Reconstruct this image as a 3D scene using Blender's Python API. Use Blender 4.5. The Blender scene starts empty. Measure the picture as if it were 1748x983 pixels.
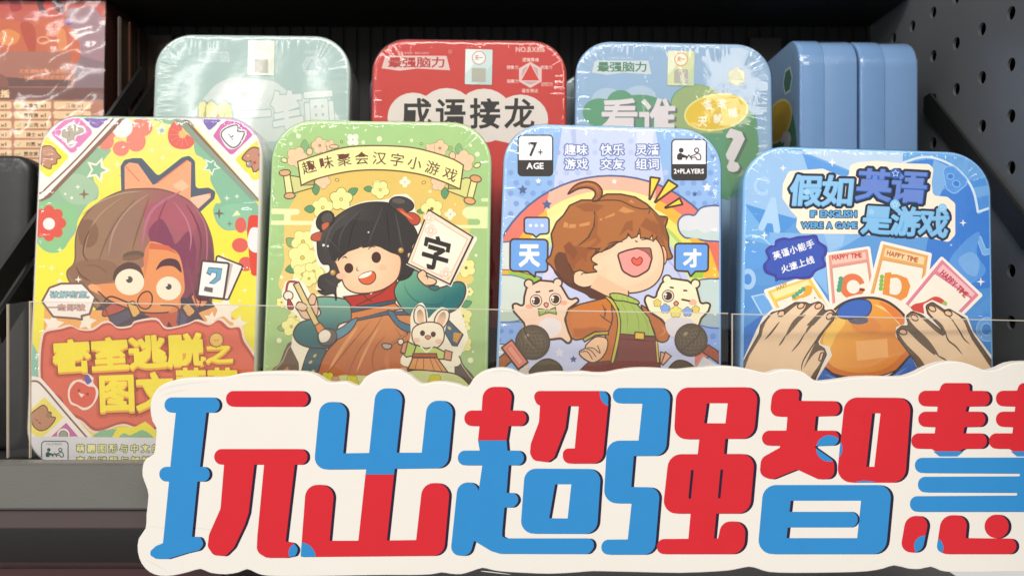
import bpy, bmesh, math, random
from math import sin, cos, pi, radians
from mathutils import Vector, Matrix, noise
from mathutils.geometry import delaunay_2d_cdt
S = bpy.context.scene
COL = S.collection
random.seed(7)
MM = 0.001

# ------------------------------------------------------------ camera, world, lights, exposure
FPX, CX, CY = 1360.0, 874.0, 491.5            # focal length and centre in photo pixels
cam = bpy.data.objects.new('camera', bpy.data.cameras.new('camera'))
COL.objects.link(cam); S.camera = cam
cam.rotation_euler = (pi/2, 0, 0)
cam.data.sensor_width = 36; cam.data.lens = 36*FPX/1748
cam.data.clip_start = 0.01; cam.data.clip_end = 50
cam.data.dof.use_dof = True; cam.data.dof.focus_distance = 0.322; cam.data.dof.aperture_fstop = 16
W = bpy.data.worlds.new('World'); S.world = W; W.use_nodes = True
W.node_tree.nodes['Background'].inputs[0].default_value = (1.0, 0.97, 0.93, 1)
W.node_tree.nodes['Background'].inputs[1].default_value = 0.66
def lamp(name, loc, target, sx, sy, power, col):
    l = bpy.data.lights.new(name, 'AREA'); l.shape = 'RECTANGLE'; l.size = sx; l.size_y = sy
    l.energy = power; l.color = col
    o = bpy.data.objects.new(name, l); COL.objects.link(o); o.location = loc
    o.rotation_euler = (Vector(target)-Vector(loc)).to_track_quat('-Z', 'Y').to_euler()
    return o
lamp('ceiling_lamp', (-0.3, -0.75, 1.0), (0, 0.35, 0), 1.6, 0.16, 17, (1, 0.96, 0.9))
lamp('ceiling_lamp', (0.5, -1.3, 1.75), (0, 0.35, 0), 2.2, 0.25, 25, (1, 0.94, 0.86))
g1 = lamp('glare_lamp', (-1.02, -1.6, 0.86), (-0.14, 0.385, 0.07), 1.1, 0.05, 7, (1, 0.98, 0.95)); g1.rotation_euler.rotate_axis('Z', radians(28))  # added strip, aimed to streak glare over the pale and yellow tins
lamp('glare_lamp', (0.66, -1.2, 0.90), (0.12, 0.385, 0.08), 0.26, 0.26, 2.3, (1, 0.9, 0.74))  # added warm panel, mirrored as cream glare in the blue back tin
S.view_settings.view_transform = 'Standard'; S.view_settings.look = 'None'
S.view_settings.exposure = 0.0; S.view_settings.gamma = 1.0
S.cycles.transparent_max_bounces = 24
S.cycles.max_bounces = 8
S.cycles.use_denoising = True

# ------------------------------------------------------------ helpers
def lin(h):
    if not isinstance(h, str): return h
    h = h.lstrip('#')
    if len(h) == 3: h = ''.join(c*2 for c in h)
    r = []
    for i in (0, 2, 4):
        c = int(h[i:i+2], 16)/255
        r.append(c/12.92 if c <= 0.04045 else ((c+0.055)/1.055)**2.4)
    return tuple(r)
def tag(o, label=None, cat=None, group=None, kind=None):
    if label: o['label'] = label
    if cat: o['category'] = cat
    if group: o['group'] = group
    if kind: o['kind'] = kind
    return o
def empty(name, M):
    o = bpy.data.objects.new(name, None); o.empty_display_size = 0.01
    COL.objects.link(o); o.matrix_world = M; return o
def mesh(name, verts, faces, mat, parent=None, smooth=False):
    m = bpy.data.meshes.new(name); m.from_pydata(verts, [], faces); m.materials.append(mat)
    if smooth: m.polygons.foreach_set('use_smooth', [True]*len(m.polygons))
    m.update(); o = bpy.data.objects.new(name, m); COL.objects.link(o)
    if parent: o.parent = parent
    return o
def boxv(x0, x1, y0, y1, z0, z1):
    v = [(x, y, z) for z in (z0, z1) for y in (y0, y1) for x in (x0, x1)]
    return v, [(0, 2, 3, 1), (4, 5, 7, 6), (0, 1, 5, 4), (2, 6, 7, 3), (0, 4, 6, 2), (1, 3, 7, 5)]
def box(name, b, mat, parent=None, bev=0.0006):
    v, f = boxv(*[c*MM for c in b]); o = mesh(name, v, f, mat, parent)
    if bev:
        bm = bmesh.new(); bm.from_mesh(o.data)
        bmesh.ops.bevel(bm, geom=bm.edges[:], offset=bev, segments=2, affect='EDGES')
        bm.to_mesh(o.data); bm.free()
    return o
def bsdf(name, col, rough=0.5, metal=0.0, coat=0.0, bump=0.0, bscale=400, spec=0.5, var=0.0, vscale=30):
    m = bpy.data.materials.new(name); m.use_nodes = True; nt = m.node_tree; b = nt.nodes['Principled BSDF']
    c = lin(col)
    b.inputs['Base Color'].default_value = (*c, 1); b.inputs['Roughness'].default_value = rough
    b.inputs['Metallic'].default_value = metal; b.inputs['Coat Weight'].default_value = coat
    b.inputs['Specular IOR Level'].default_value = spec
    tc = nt.nodes.new('ShaderNodeTexCoord')
    if bump:
        n = nt.nodes.new('ShaderNodeTexNoise'); n.inputs['Scale'].default_value = bscale; n.inputs['Detail'].default_value = 4
        nt.links.new(tc.outputs['Object'], n.inputs['Vector'])
        bp = nt.nodes.new('ShaderNodeBump'); bp.inputs['Strength'].default_value = bump; bp.inputs['Distance'].default_value = 0.001
        nt.links.new(n.outputs['Fac'], bp.inputs['Height']); nt.links.new(bp.outputs[0], b.inputs['Normal'])
    if var:
        n = nt.nodes.new('ShaderNodeTexNoise'); n.inputs['Scale'].default_value = vscale; n.inputs['Detail'].default_value = 5
        nt.links.new(tc.outputs['Object'], n.inputs['Vector'])
        mx = nt.nodes.new('ShaderNodeMix'); mx.data_type = 'RGBA'
        mx.inputs[6].default_value = (*[x*(1-var) for x in c], 1); mx.inputs[7].default_value = (*[min(1, x*(1+var)) for x in c], 1)
        nt.links.new(n.outputs['Fac'], mx.inputs[0]); nt.links.new(mx.outputs[2], b.inputs['Base Color'])
    return m
def printed(name, rough=0.35, coat=0.0, bump=0.0, mott=0.03):
    """ink on tin or card: colours from the mesh's own ink attribute, slight press mottling"""
    m = bsdf(name, '808080', rough, coat=coat, bump=bump, bscale=900, spec=.18); nt = m.node_tree; b = nt.nodes['Principled BSDF']
    a = nt.nodes.new('ShaderNodeVertexColor'); a.layer_name = 'ink'
    tc = nt.nodes.new('ShaderNodeTexCoord'); n = nt.nodes.new('ShaderNodeTexNoise')
    n.inputs['Scale'].default_value = 120; n.inputs['Detail'].default_value = 6
    nt.links.new(tc.outputs['Object'], n.inputs['Vector'])
    mr = nt.nodes.new('ShaderNodeMapRange'); mr.inputs[3].default_value = 1-mott*2; mr.inputs[4].default_value = 1+mott*2
    nt.links.new(n.outputs['Fac'], mr.inputs[0])
    mx = nt.nodes.new('ShaderNodeMix'); mx.data_type = 'RGBA'; mx.blend_type = 'MULTIPLY'; mx.inputs[0].default_value = 1
    nt.links.new(a.outputs[0], mx.inputs[6]); nt.links.new(mr.outputs[0], mx.inputs[7])
    nt.links.new(mx.outputs[2], b.inputs['Base Color'])
    return m
def thin_fresnel(nt, ior):
    """fresnel of a thin sheet: the same from both sides"""
    fr = nt.nodes.new('ShaderNodeFresnel'); ge = nt.nodes.new('ShaderNodeNewGeometry'); ma = nt.nodes.new('ShaderNodeMath'); ma.operation = 'MULTIPLY_ADD'
    ma.inputs[1].default_value = 1/ior-ior; ma.inputs[2].default_value = ior
    nt.links.new(ge.outputs['Backfacing'], ma.inputs[0]); nt.links.new(ma.outputs[0], fr.inputs[0]); return fr
def film_mat(name, big=0.4, fine=0.15, rough=0.06, gain=1.0, bigscale=14, cap=0.5):
    """clear shrink wrap: mostly see-through, sharp reflections on its creases"""
    m = bpy.data.materials.new(name); m.use_nodes = True; nt = m.node_tree; nt.nodes.clear()
    out = nt.nodes.new('ShaderNodeOutputMaterial'); tr = nt.nodes.new('ShaderNodeBsdfTransparent')
    gl = nt.nodes.new('ShaderNodeBsdfGlossy'); gl.inputs['Roughness'].default_value = rough
    mix = nt.nodes.new('ShaderNodeMixShader'); fr = thin_fresnel(nt, 1.5)
    tc = nt.nodes.new('ShaderNodeTexCoord')
    n1 = nt.nodes.new('ShaderNodeTexNoise'); n1.inputs['Scale'].default_value = bigscale; n1.inputs['Detail'].default_value = 2; n1.inputs['Distortion'].default_value = 1.2
    n2 = nt.nodes.new('ShaderNodeTexNoise'); n2.inputs['Scale'].default_value = 160; n2.inputs['Detail'].default_value = 3
    nt.links.new(tc.outputs['Object'], n1.inputs['Vector']); nt.links.new(tc.outputs['Object'], n2.inputs['Vector'])
    b1 = nt.nodes.new('ShaderNodeBump'); b1.inputs['Strength'].default_value = big; b1.inputs['Distance'].default_value = 0.012
    b2 = nt.nodes.new('ShaderNodeBump'); b2.inputs['Strength'].default_value = fine; b2.inputs['Distance'].default_value = 0.0008
    nt.links.new(n1.outputs['Fac'], b1.inputs['Height']); nt.links.new(n2.outputs['Fac'], b2.inputs['Height'])
    nt.links.new(b1.outputs[0], b2.inputs['Normal'])
    nt.links.new(b2.outputs[0], gl.inputs['Normal']); nt.links.new(b2.outputs[0], fr.inputs['Normal'])
    mu = nt.nodes.new('ShaderNodeMath'); mu.operation = 'MULTIPLY'; mu.inputs[1].default_value = gain; mu.use_clamp = True
    mn = nt.nodes.new('ShaderNodeMath'); mn.operation = 'MINIMUM'; mn.inputs[1].default_value = cap
    nt.links.new(fr.outputs[0], mu.inputs[0]); nt.links.new(mu.outputs[0], mn.inputs[0]); nt.links.new(mn.outputs[0], mix.inputs[0])
    nt.links.new(tr.outputs[0], mix.inputs[1]); nt.links.new(gl.outputs[0], mix.inputs[2])
    nt.links.new(mix.outputs[0], out.inputs[0])
    return m

# ------------------------------------------------------------ 2-D drawing on a flat face
def ccw(p):
    a = sum(p[i-1][0]*p[i][1]-p[i][0]*p[i-1][1] for i in range(len(p)))
    return list(p) if a > 0 else list(p)[::-1]
def cdt(solids, holes=(), need=None, extra=()):
    """planar union of the solids minus the holes (or only where a 'need' shape overlaps)"""
    vs, fs = [], []
    for p in list(solids)+list(holes)+list(need or ()):
        p = ccw(p); fs.append(list(range(len(vs), len(vs)+len(p)))); vs += [Vector(q[:2]) for q in p]
    vs += [Vector(q) for q in extra]
    v, e, f, ov, oe, of = delaunay_2d_cdt(vs, [], fs, 1, 1e-5)
    ns, nh = len(solids), len(holes); t = []
    for fc, o in zip(f, of):
        if any(k < ns for k in o) and not any(ns <= k < ns+nh for k in o) and (need is None or any(k >= ns+nh for k in o)):
            t.append(tuple(fc))
    return [tuple(q) for q in v], t
def smooth(p, closed=True, n=6):
    out = []; N = len(p)
    for i in range(N if closed else N-1):
        g = (lambda k: p[k % N]) if closed else (lambda k: p[max(0, min(N-1, k))])
        a, b, c, d = g(i-1), g(i), g(i+1), g(i+2)
        for j in range(n):
            t = j/n; t2 = t*t; t3 = t2*t
            out.append(tuple(0.5*(2*b[k]+(c[k]-a[k])*t+(2*a[k]-5*b[k]+4*c[k]-d[k])*t2+(3*b[k]-a[k]-3*c[k]+d[k])*t3) for k in (0, 1)))
    if not closed: out.append(tuple(p[-1][:2]))
    return out
def rp(pts, r0=0, n=6):
    """polygon with rounded corners; each point is (x, y[, radius])"""
    out = []; N = len(pts)
    for i in range(N):
        p = Vector(pts[i][:2]); r = pts[i][2] if len(pts[i]) > 2 else r0
        if r <= 0: out.append(tuple(p)); continue
        a = (Vector(pts[i-1][:2])-p); b = (Vector(pts[(i+1) % N][:2])-p)
        la, lb = a.length, b.length; a /= la; b /= lb
        ang = math.acos(max(-1, min(1, a.dot(b))))
        if ang > 3.1: out.append(tuple(p)); continue
        d = min(r/math.tan(ang/2), la*0.5, lb*0.5)
        p0, p1 = p+a*d, p+b*d
        for j in range(n+1):
            t = j/n; q = p0*(1-t)**2+p*(2*t*(1-t))+p1*t*t; w = (1-t)**2+2*t*(1-t)*sin(ang/2)+t*t
            q = (p0*(1-t)**2+p*(2*t*(1-t)*sin(ang/2))+p1*t*t)/w
            out.append(tuple(q))
    return out
def circle(cx, cy, rx, ry=None, ang=0, n=24, a0=0, a1=360):
    ry = ry or rx; c, s = cos(radians(ang)), sin(radians(ang)); o = []
    full = abs(a1-a0) >= 360; m = n if full else n+1
    for i in range(m):
        t = radians(a0+(a1-a0)*i/n); x, y = rx*cos(t), ry*sin(t); o.append((cx+x*c-y*s, cy+x*s+y*c))
    return o
def starp(cx, cy, r, k=5, inner=0.45, ang=-90):
    return [(cx+(r if i % 2 == 0 else r*inner)*cos(radians(ang+i*180/k)), cy+(r if i % 2 == 0 else r*inner)*sin(radians(ang+i*180/k))) for i in range(2*k)]
def ribbon(p, w, closed=False, taper=False):
    """outline polygons for a stroke of width w along p"""
    q = [p[0]]
    for a in p[1:]:
        if (a[0]-q[-1][0])**2+(a[1]-q[-1][1])**2 > 1e-4: q.append(a)
    if closed and (q[0][0]-q[-1][0])**2+(q[0][1]-q[-1][1])**2 < 1e-4: q.pop()
    p = q; N = len(p); V = []; T = []
    if N < 2: return V, T
    for i in range(N):
        a = Vector(p[i-1] if (i > 0 or closed) else p[0]); b = Vector(p[i]); c = Vector(p[(i+1) % N] if (i < N-1 or closed) else p[-1])
        d1 = (b-a); d2 = (c-b)
        if d1.length < 1e-6: d1 = d2
        if d2.length < 1e-6: d2 = d1
        d1 = d1.normalized(); d2 = d2.normalized(); n1 = Vector((-d1.y, d1.x)); n2 = Vector((-d2.y, d2.x)); n = n1+n2
        n = n1 if n.length < 1e-3 else n.normalized(); k = 1/max(0.45, n.dot(n1))
        ww = w/2
        if taper and not closed: ww *= max(0.12, sin(pi*min(1, max(0, i/(N-1))))**0.6)
        V += [tuple(b+n*ww*k), tuple(b-n*ww*k)]
    for i in range(N if closed else N-1):
        j = (i+1) % N; T += [(2*i, 2*i+1, 2*j+1), (2*i, 2*j+1, 2*j)]
    if not closed and not taper:
        for e, o in ((0, 1), (N-1, N-2)):
            d = (Vector(p[e])-Vector(p[o])).normalized(); a0 = math.atan2(d.y, d.x); k = len(V); V.append(tuple(p[e][:2]))
            for j in range(7):
                t = a0-pi/2+pi*j/6; V.append((p[e][0]+w/2*cos(t), p[e][1]+w/2*sin(t)))
            T += [(k, k+1+j, k+2+j) for j in range(6)]
    return V, T
_gl = {}
def glyph(ch):
    if ch in _gl: return _gl[ch]
    c = bpy.data.curves.new('g', 'FONT'); c.body = ch; c.resolution_u = 2; c.size = 1.0
    o = bpy.data.objects.new('g', c); COL.objects.link(o)
    dg = bpy.context.evaluated_depsgraph_get(); m = o.evaluated_get(dg).to_mesh()
    V = [(v.co.x, -v.co.y) for v in m.vertices]; T = [tuple(p.vertices) for p in m.polygons]
    cnt = {}
    for t in T:
        for i in range(len(t)):
            k = (t[i], t[(i+1) % len(t)]); kk = (min(k), max(k)); cnt[kk] = cnt.get(kk, 0)+1
    E = [k for k, n in cnt.items() if n == 1]
    bpy.data.objects.remove(o); bpy.data.curves.remove(c)
    xs = [v[0] for v in V] or [0, .3]; ys = [v[1] for v in V] or [0, .1]
    _gl[ch] = (V, T, E, min(xs), max(xs), min(ys), max(ys)); return _gl[ch]
_gb = {}
def bold(ch, b):
    """glyph thickened by b (in em) all round, as one flat union"""
    if b <= 0:
        g = glyph(ch); return g[0], g[1]
    k = (ch, round(b, 3))
    if k in _gb: return _gb[k]
    V, T, E = glyph(ch)[:3]; P = [[V[i] for i in t] for t in T]
    for a, c in E:
        A, C = Vector(V[a]), Vector(V[c]); d = C-A
        if d.length < 1e-6: continue
        d.normalize(); n = Vector((-d.y, d.x))*b; e = d*b*0.42; h = d*b
        P.append([tuple(A-e+n), tuple(C+e+n), tuple(C+h+n*.42), tuple(C+h-n*.42), tuple(C+e-n), tuple(A-e-n), tuple(A-h-n*.42), tuple(A-h+n*.42)])
    _gb[k] = cdt(P); return _gb[k]

class Face:
    """a flat printable face: photo pixels are traced onto the plane of a real object and stored in its own coordinates"""
    def __init__(self, M, outline, gain=0.85, dz=5e-6, z0=2e-5):
        self.M = M; self.Mi = M.inverted(); self.gain = gain; self.dz = dz; self.z = self.z0 = z0
        self.V = []; self.C = []; self.T = []; self.bb = []; self.lv = None; self.fr = (0, 0, 1); self.clip = ccw(outline) if outline else None
        if self.clip:
            self.cx0 = min(p[0] for p in self.clip); self.cx1 = max(p[0] for p in self.clip)
            self.cy0 = min(p[1] for p in self.clip); self.cy1 = max(p[1] for p in self.clip)
            self.rc = (self.cx1-self.cx0)*0.17
    def at(self, ox, oy, s): self.fr = (ox, oy, s); return self
    def loc(self, p):
        x = self.fr[0]+p[0]/self.fr[2]; y = self.fr[1]+p[1]/self.fr[2]
        d = self.Mi.to_3x3() @ Vector(((x-CX)/FPX, 1, -(y-CY)/FPX)); o = self.Mi @ Vector((0, 0, 0))
        t = -o.y/d.y; q = o+d*t; return (q.x, q.z)
    def inside(self, p):
        x, y = p; r = self.rc
        if not (self.cx0 < x < self.cx1 and self.cy0 < y < self.cy1): return False
        return (self.cx0+r < x < self.cx1-r) or (self.cy0+r < y < self.cy1-r)
    def tris(self, V, T, col):
        if not V: return
        L = [self.loc(p) for p in V]
        # each shape sits one ink layer above whatever it overlaps
        b = (min(p[0] for p in L), max(p[0] for p in L), min(p[1] for p in L), max(p[1] for p in L))
        if self.lv is None: lv = 1+max([q[4] for q in self.bb if q[0] < b[1] and q[1] > b[0] and q[2] < b[3] and q[3] > b[2]], default=0)
        else: lv = self.lv
        self.bb.append((*b, lv)); self.z = self.z0+lv*self.dz
        fn = col if callable(col) else None
        base = None if fn else tuple(c*self.gain for c in lin(col))
        ins = [self.inside(p) for p in L] if self.clip else None
        def cc(v):
            return tuple(c*self.gain for c in lin(fn(*v))) if fn else base
        if not self.clip or all(ins):
            k = len(self.V); self.V += [(x, -self.z, y) for x, y in L]; self.C += [cc(v) for v in V]
            self.T += [tuple(k+i for i in t) for t in T]; return
        for t in T:
            P = [L[i] for i in t]
            if not all(ins[i] for i in t):
                n = len(self.clip)
                for i in range(n):
                    a = self.clip[i]; b = self.clip[(i+1) % n]; Q = []
                    ex, ey = b[0]-a[0], b[1]-a[1]
                    side = lambda p: ex*(p[1]-a[1])-ey*(p[0]-a[0])
                    for j in range(len(P)):
                        p, q = P[j-1], P[j]; sp, sq = side(p), side(q)
                        if (sp >= 0) != (sq >= 0):
                            u = sp/(sp-sq); Q.append((p[0]+(q[0]-p[0])*u, p[1]+(q[1]-p[1])*u))
                        if sq >= 0: Q.append(q)
                    P = Q
                    if len(P) < 3: break
                if len(P) < 3: continue
            k = len(self.V); self.V += [(x, -self.z, y) for x, y in P]
            c = cc(V[t[0]]) if fn else base
            self.C += [cc(V[i]) for i in t] if (fn and len(P) == 3) else [c]*len(P)
            self.T.append(tuple(range(k, k+len(P))))
    # shapes
    def poly(self, p, col, ol=None, holes=(), sub=0):
        ex = []
        if sub:
            xs = [q[0] for q in p]; ys = [q[1] for q in p]
            x = min(xs)+sub/2
            while x < max(xs):
                y = min(ys)+sub/2
                while y < max(ys): ex.append((x, y)); y += sub
                x += sub
            if callable(col):       # keep grid points inside only
                pass
        self.tris(*cdt([p], holes, extra=ex), col)
        if ol: self.line(list(p), ol[0], ol[1], closed=True)
    def union(self, ps, col, holes=(), need=None): self.tris(*cdt(ps, holes, need), col)
    def blob(self, p, col, ol=None, n=6, sub=0): self.poly(smooth(p, True, n), col, ol, sub=sub)
    lw = 1.3
    def line(self, p, w, col, closed=False, taper=False): self.tris(*ribbon(p, w*(self.lw if w < 14 else 1), closed, taper), col)
    def curve(self, p, w, col, closed=False, taper=False, n=5): self.line(smooth(p, closed, n), w, col, closed, taper)
    def circ(self, x, y, r, col, ry=None, ang=0, ol=None, n=24): self.poly(circle(x, y, r, ry, ang, n), col, ol)
    def star(self, x, y, r, col, k=5, inner=0.45, ang=-90, ol=None): self.poly(starp(x, y, r, k, inner, ang), col, ol)
    def sparkle(self, x, y, r, col): self.poly(starp(x, y, r, 4, 0.3), col)
    def text(self, s, x, y, w, h, col, b=0.0, ang=0, ol=(), shear=0, gap=0.0, path=None, jit=0):
        """s fitted in the box whose top-left is x,y; ol = [(extra boldness, colour), ...] drawn first, widest first"""
        cjk = any(ord(c) > 0x2e80 for c in s); n = len(s); pos = []; adv = 0
        for ch in s:
            if ch == ' ': pos.append(None); adv += 0.35; continue
            g = glyph(ch)
            if cjk and ord(ch) > 0x2e80: pos.append(adv-(g[3]+g[4])/2+0.5); adv += 1.0+gap
            else: pos.append(adv-g[3]+0.04); adv += g[4]-g[3]+0.10+gap
        adv -= gap
        gs = [glyph(c) for c in s if c != ' ']
        if cjk: y0, y1 = min(g[5] for g in gs)-0.02, max(g[6] for g in gs)+0.02
        else: y0, y1 = min(g[5] for g in gs), max(g[6] for g in gs)
        ca, sa = cos(radians(ang)), sin(radians(ang)); rnd = random.Random(len(s)*7+int(x))
        jt = [(rnd.uniform(-jit, jit)) for _ in s]
        for bb, cl in list(ol)+[(b, col)]:
            buf = []
            for i, (ch, px) in enumerate(zip(s, pos)):
                if px is None: continue
                V, T = bold(ch, bb); L = []
                for vx, vy in V:
                    X = (vx+px)/adv*w; Y = (vy-y0)/(y1-y0)*h+jt[i]
                    if path:
                        cxm = (px+(glyph(ch)[3]+glyph(ch)[4])/2)/adv*w
                        bx, by, an = path(cxm/w); dx = X-cxm; dy = Y-h/2; c2, s2 = cos(an), sin(an)
                        L.append((bx+dx*c2-dy*s2, by+dx*s2+dy*c2)); continue
                    X += -shear*(Y-h/2)
                    L.append((x+X*ca-Y*sa, y+X*sa+Y*ca))
                buf.append((L, T))
            if not buf: continue
            k0 = len(self.bb); k = 0; LL = []; TT = []
            for L, T in buf: LL += L; TT += [tuple(k+i for i in t) for t in T]; k += len(L)
            self.tris(LL, TT, cl)
    def build(self, name, mat, parent):
        m = bpy.data.meshes.new(name)
        m.from_pydata(self.V, [], self.T); m.materials.append(mat)
        a = m.color_attributes.new('ink', 'FLOAT_COLOR', 'POINT'); fl = []
        for c in self.C: fl += [c[0], c[1], c[2], 1.0]
        a.data.foreach_set('color', fl)
        # every printed facet looks out of the face
        bm = bmesh.new(); bm.from_mesh(m)
        for f in bm.faces:
            f.normal_update()
            if f.normal.y > 0: f.normal_flip()
        bm.to_mesh(m); bm.free()
        o = bpy.data.objects.new(name, m); COL.objects.link(o); o.parent = parent
        return o
def mixc(a, b, t):
    a, b = lin(a), lin(b); t = max(0, min(1, t)); return tuple(x*(1-t)+y*t for x, y in zip(a, b))

# ------------------------------------------------------------ materials
M_print = printed('printed_tin', 0.4)
M_lidrim = printed('painted_rim', 0.22, coat=0.6)
M_film = film_mat('shrink_wrap_film', 0.15, 0.2, .06, .9)
M_film_strong = film_mat('shrink_wrap_glary', 0.62, 0.12, 0.16, 1.5, 8)
M_film_edge = film_mat('shrink_wrap_edge_on', .1, .1, .1, .5, 14, .18)
M_black = bsdf('black_powder_coat', '1a1a18', 0.45, bump=0.15, bscale=900)
M_dark = bsdf('dark_shelf_metal', '202021', 0.42, bump=0.12, bscale=1200, var=0.12)
M_lip = bsdf('grey_shelf_lip_metal', '605f5c', 0.38, bump=0.2, bscale=1500, var=0.06, vscale=60)

# ------------------------------------------------------------ setting: shelf, back panel, side wall
TH = 30.0       # thickness of a tin, mm
def roundrect(w, h, r, n=10, ins=0.0, per=None):
    """closed loop in x,z (base at z=0), starting bottom right going counter-clockwise"""
    r2 = max(0.05, r-ins); o = []
    for cx, cz, a in ((w/2-r, r, -90), (w/2-r, h-r, 0), (-w/2+r, h-r, 90), (-w/2+r, r, 180)):
        for i in range(n+1):
            t = radians(a+90*i/n); o.append((cx+r2*cos(t), cz+r2*sin(t)))
    return o
def loft(loops, cap0=True, cap1=True):
    V = []; Fc = []; n = len(loops[0])
    for l in loops: V += l
    for k in range(len(loops)-1):
        for i in range(n):
            j = (i+1) % n; Fc.append((k*n+i, k*n+j, (k+1)*n+j, (k+1)*n+i))
    if cap0: Fc.append(tuple(range(n))[::-1])
    if cap1: Fc.append(tuple((len(loops)-1)*n+i for i in range(n)))
    return V, Fc
def tin_matrix(X, D, Z, lean, yaw, roll):
    lean, yaw, roll = radians(lean), radians(yaw), radians(roll)
    Ry = Matrix(((cos(roll), 0, sin(roll)), (0, 1, 0), (-sin(roll), 0, cos(roll))))
    Rx = Matrix(((1, 0, 0), (0, cos(lean), sin(lean)), (0, -sin(lean), cos(lean))))
    Rz = Matrix(((cos(yaw), -sin(yaw), 0), (sin(yaw), cos(yaw), 0), (0, 0, 1)))
    return Matrix.Translation(Vector((X, D, Z))*MM) @ (Rz @ Rx @ Ry).to_4x4()
def dense(w, h, r, ins, step=0.55):
    """rounded rectangle resampled evenly, with outward normals; w,h,r in mm"""
    base = roundrect(w, h, r, 24, ins); P = []
    n = len(base); L = [math.dist(base[i], base[(i+1) % n]) for i in range(n)]; return base
def make_tin(name, label, M, w, h, rc, rimcol, bodycol, film=None, seed=1, group=None, lidd=11.0, cat='game tin', th=TH, fil=1.3):
    root = empty(name, M); tag(root, label, cat, group)
    # lid: face, rounded rim, skirt
    prof = [(fil, 0.0)]
    for i in range(1, 6):
        a = radians(90*i/5); prof.append((fil-fil*sin(a), fil-fil*cos(a)))
    prof += [(0, lidd-0.4), (0.15, lidd), (0.6, lidd+0.05)]
    loops = [[(x*MM, y*MM, z*MM) for x, z in roundrect(w, h, rc, 10, ins)] for ins, y in prof]
    V, Fc = loft(loops, True, False)
    lid = mesh('lid', V, Fc, M_lidrim, root, True)
    a = lid.data.color_attributes.new('ink', 'FLOAT_COLOR', 'POINT'); fl = []
    for v in V:
        c = lin(rimcol(v[0]/MM, v[2]/MM) if callable(rimcol) else rimcol); fl += [c[0]*.85, c[1]*.85, c[2]*.85, 1]
    a.data.foreach_set('color', fl)
    lid.data.polygons[-1].use_smooth = False
    prof = [(0.9, lidd-1), (0.7, th-fil), (1.2, th-0.3), (2.2, th)]
    loops = [[(x*MM, y*MM, z*MM) for x, z in roundrect(w, h, rc, 10, ins)] for ins, y in prof]
    V, Fc = loft(loops, False, True)
    body = mesh('body', V, Fc, bodycol, root, True)
    body.data.polygons[-1].use_smooth = False
    if film:
        rnd = random.Random(seed)
        # even samples round the perimeter
        base = roundrect(w, h, rc, 12, 0); n = len(base); pts = []
        tot = sum(math.dist(base[i], base[(i+1) % n]) for i in range(n)); N = int(tot/0.7); acc = 0; k = 0; i = 0; d0 = 0
        for i in range(n):
            a0, b0 = base[i], base[(i+1) % n]; L = math.dist(a0, b0)
            while k*tot/N < acc+L and k < N:
                t = (k*tot/N-acc)/L if L > 0 else 0; pts.append((a0[0]+(b0[0]-a0[0])*t, a0[1]+(b0[1]-a0[1])*t)); k += 1
            acc += L
        N = len(pts)
        nor = []
        for i in range(N):
            a0, b0 = pts[i-1], pts[(i+1) % N]; dx, dz = b0[0]-a0[0], b0[1]-a0[1]; l = math.hypot(dx, dz) or 1; nor.append((dz/l, -dx/l))
        # fold length and phase of the gathers varies round the edge
        rows = [(11, -0.6, 0), (9, -0.6, .12), (7.2, -0.6, .35), (5.6, -0.6, .7), (4.0, -.6, 1), (2.4, -.6, 1), (1.3, -.52, .9), (0.4, -.25, .7), (-0.12, 0.5, .5), (-.2, 2.5, .5), (-.2, 6, .4), (-.2, 11, .3), (-.2, 17, .3), (-.2, th+.3, .3)]
        V = []
        for ins, y, amp in rows:
            for i in range(N):
                s = i*0.7
                leng = 0.5+0.9*noise.noise(Vector((s*0.09, seed*3.1, 0)))+0.5*noise.noise(Vector((s*0.6, seed, 4)))
                q = 1.9*(amp*max(0.0, min(1.6, leng*1.6)) if ins > 2 else amp*max(.35, leng))
                wv = noise.noise(Vector((s*0.75, seed*1.7, ins*0.03)))*0.55+noise.noise(Vector((s*0.3, seed*2.7, ins*0.06)))*0.5
                nx, nz = nor[i]; d = wv*q*(0.42 if ins > 0 else .25)
                inn = min(ins, 40)
                # insets shrink toward the middle without crossing at the corners
                px, pz = pts[i]; cxm = max(-w/2+rc, min(w/2-rc, px)); czm = max(rc, min(h-rc, pz))
                V.append(((px-nx*inn+(nx*d if ins < 1 else 0))*MM, (y-(abs(d) if ins >= .2 else 0))*MM, (pz-nz*inn+(nz*d if ins < 1 else 0))*MM))
        Fc = []
        R = len(rows)
        for r_ in range(R-1):
            for i in range(N):
                j = (i+1) % N; Fc.append((r_*N+i, r_*N+j, (r_+1)*N+j, (r_+1)*N+i))
        Fc.append(tuple(range(N))[::-1])
        f = mesh('shrink_wrap', V, Fc, film, root, True)
        f.data.polygons[-1].use_smooth = False
    return root
def clipline(w, h, rc, fil=1.3):
    return [(x*MM, z*MM) for x, z in roundrect(w, h, rc, 8, fil*0.9)]
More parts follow.
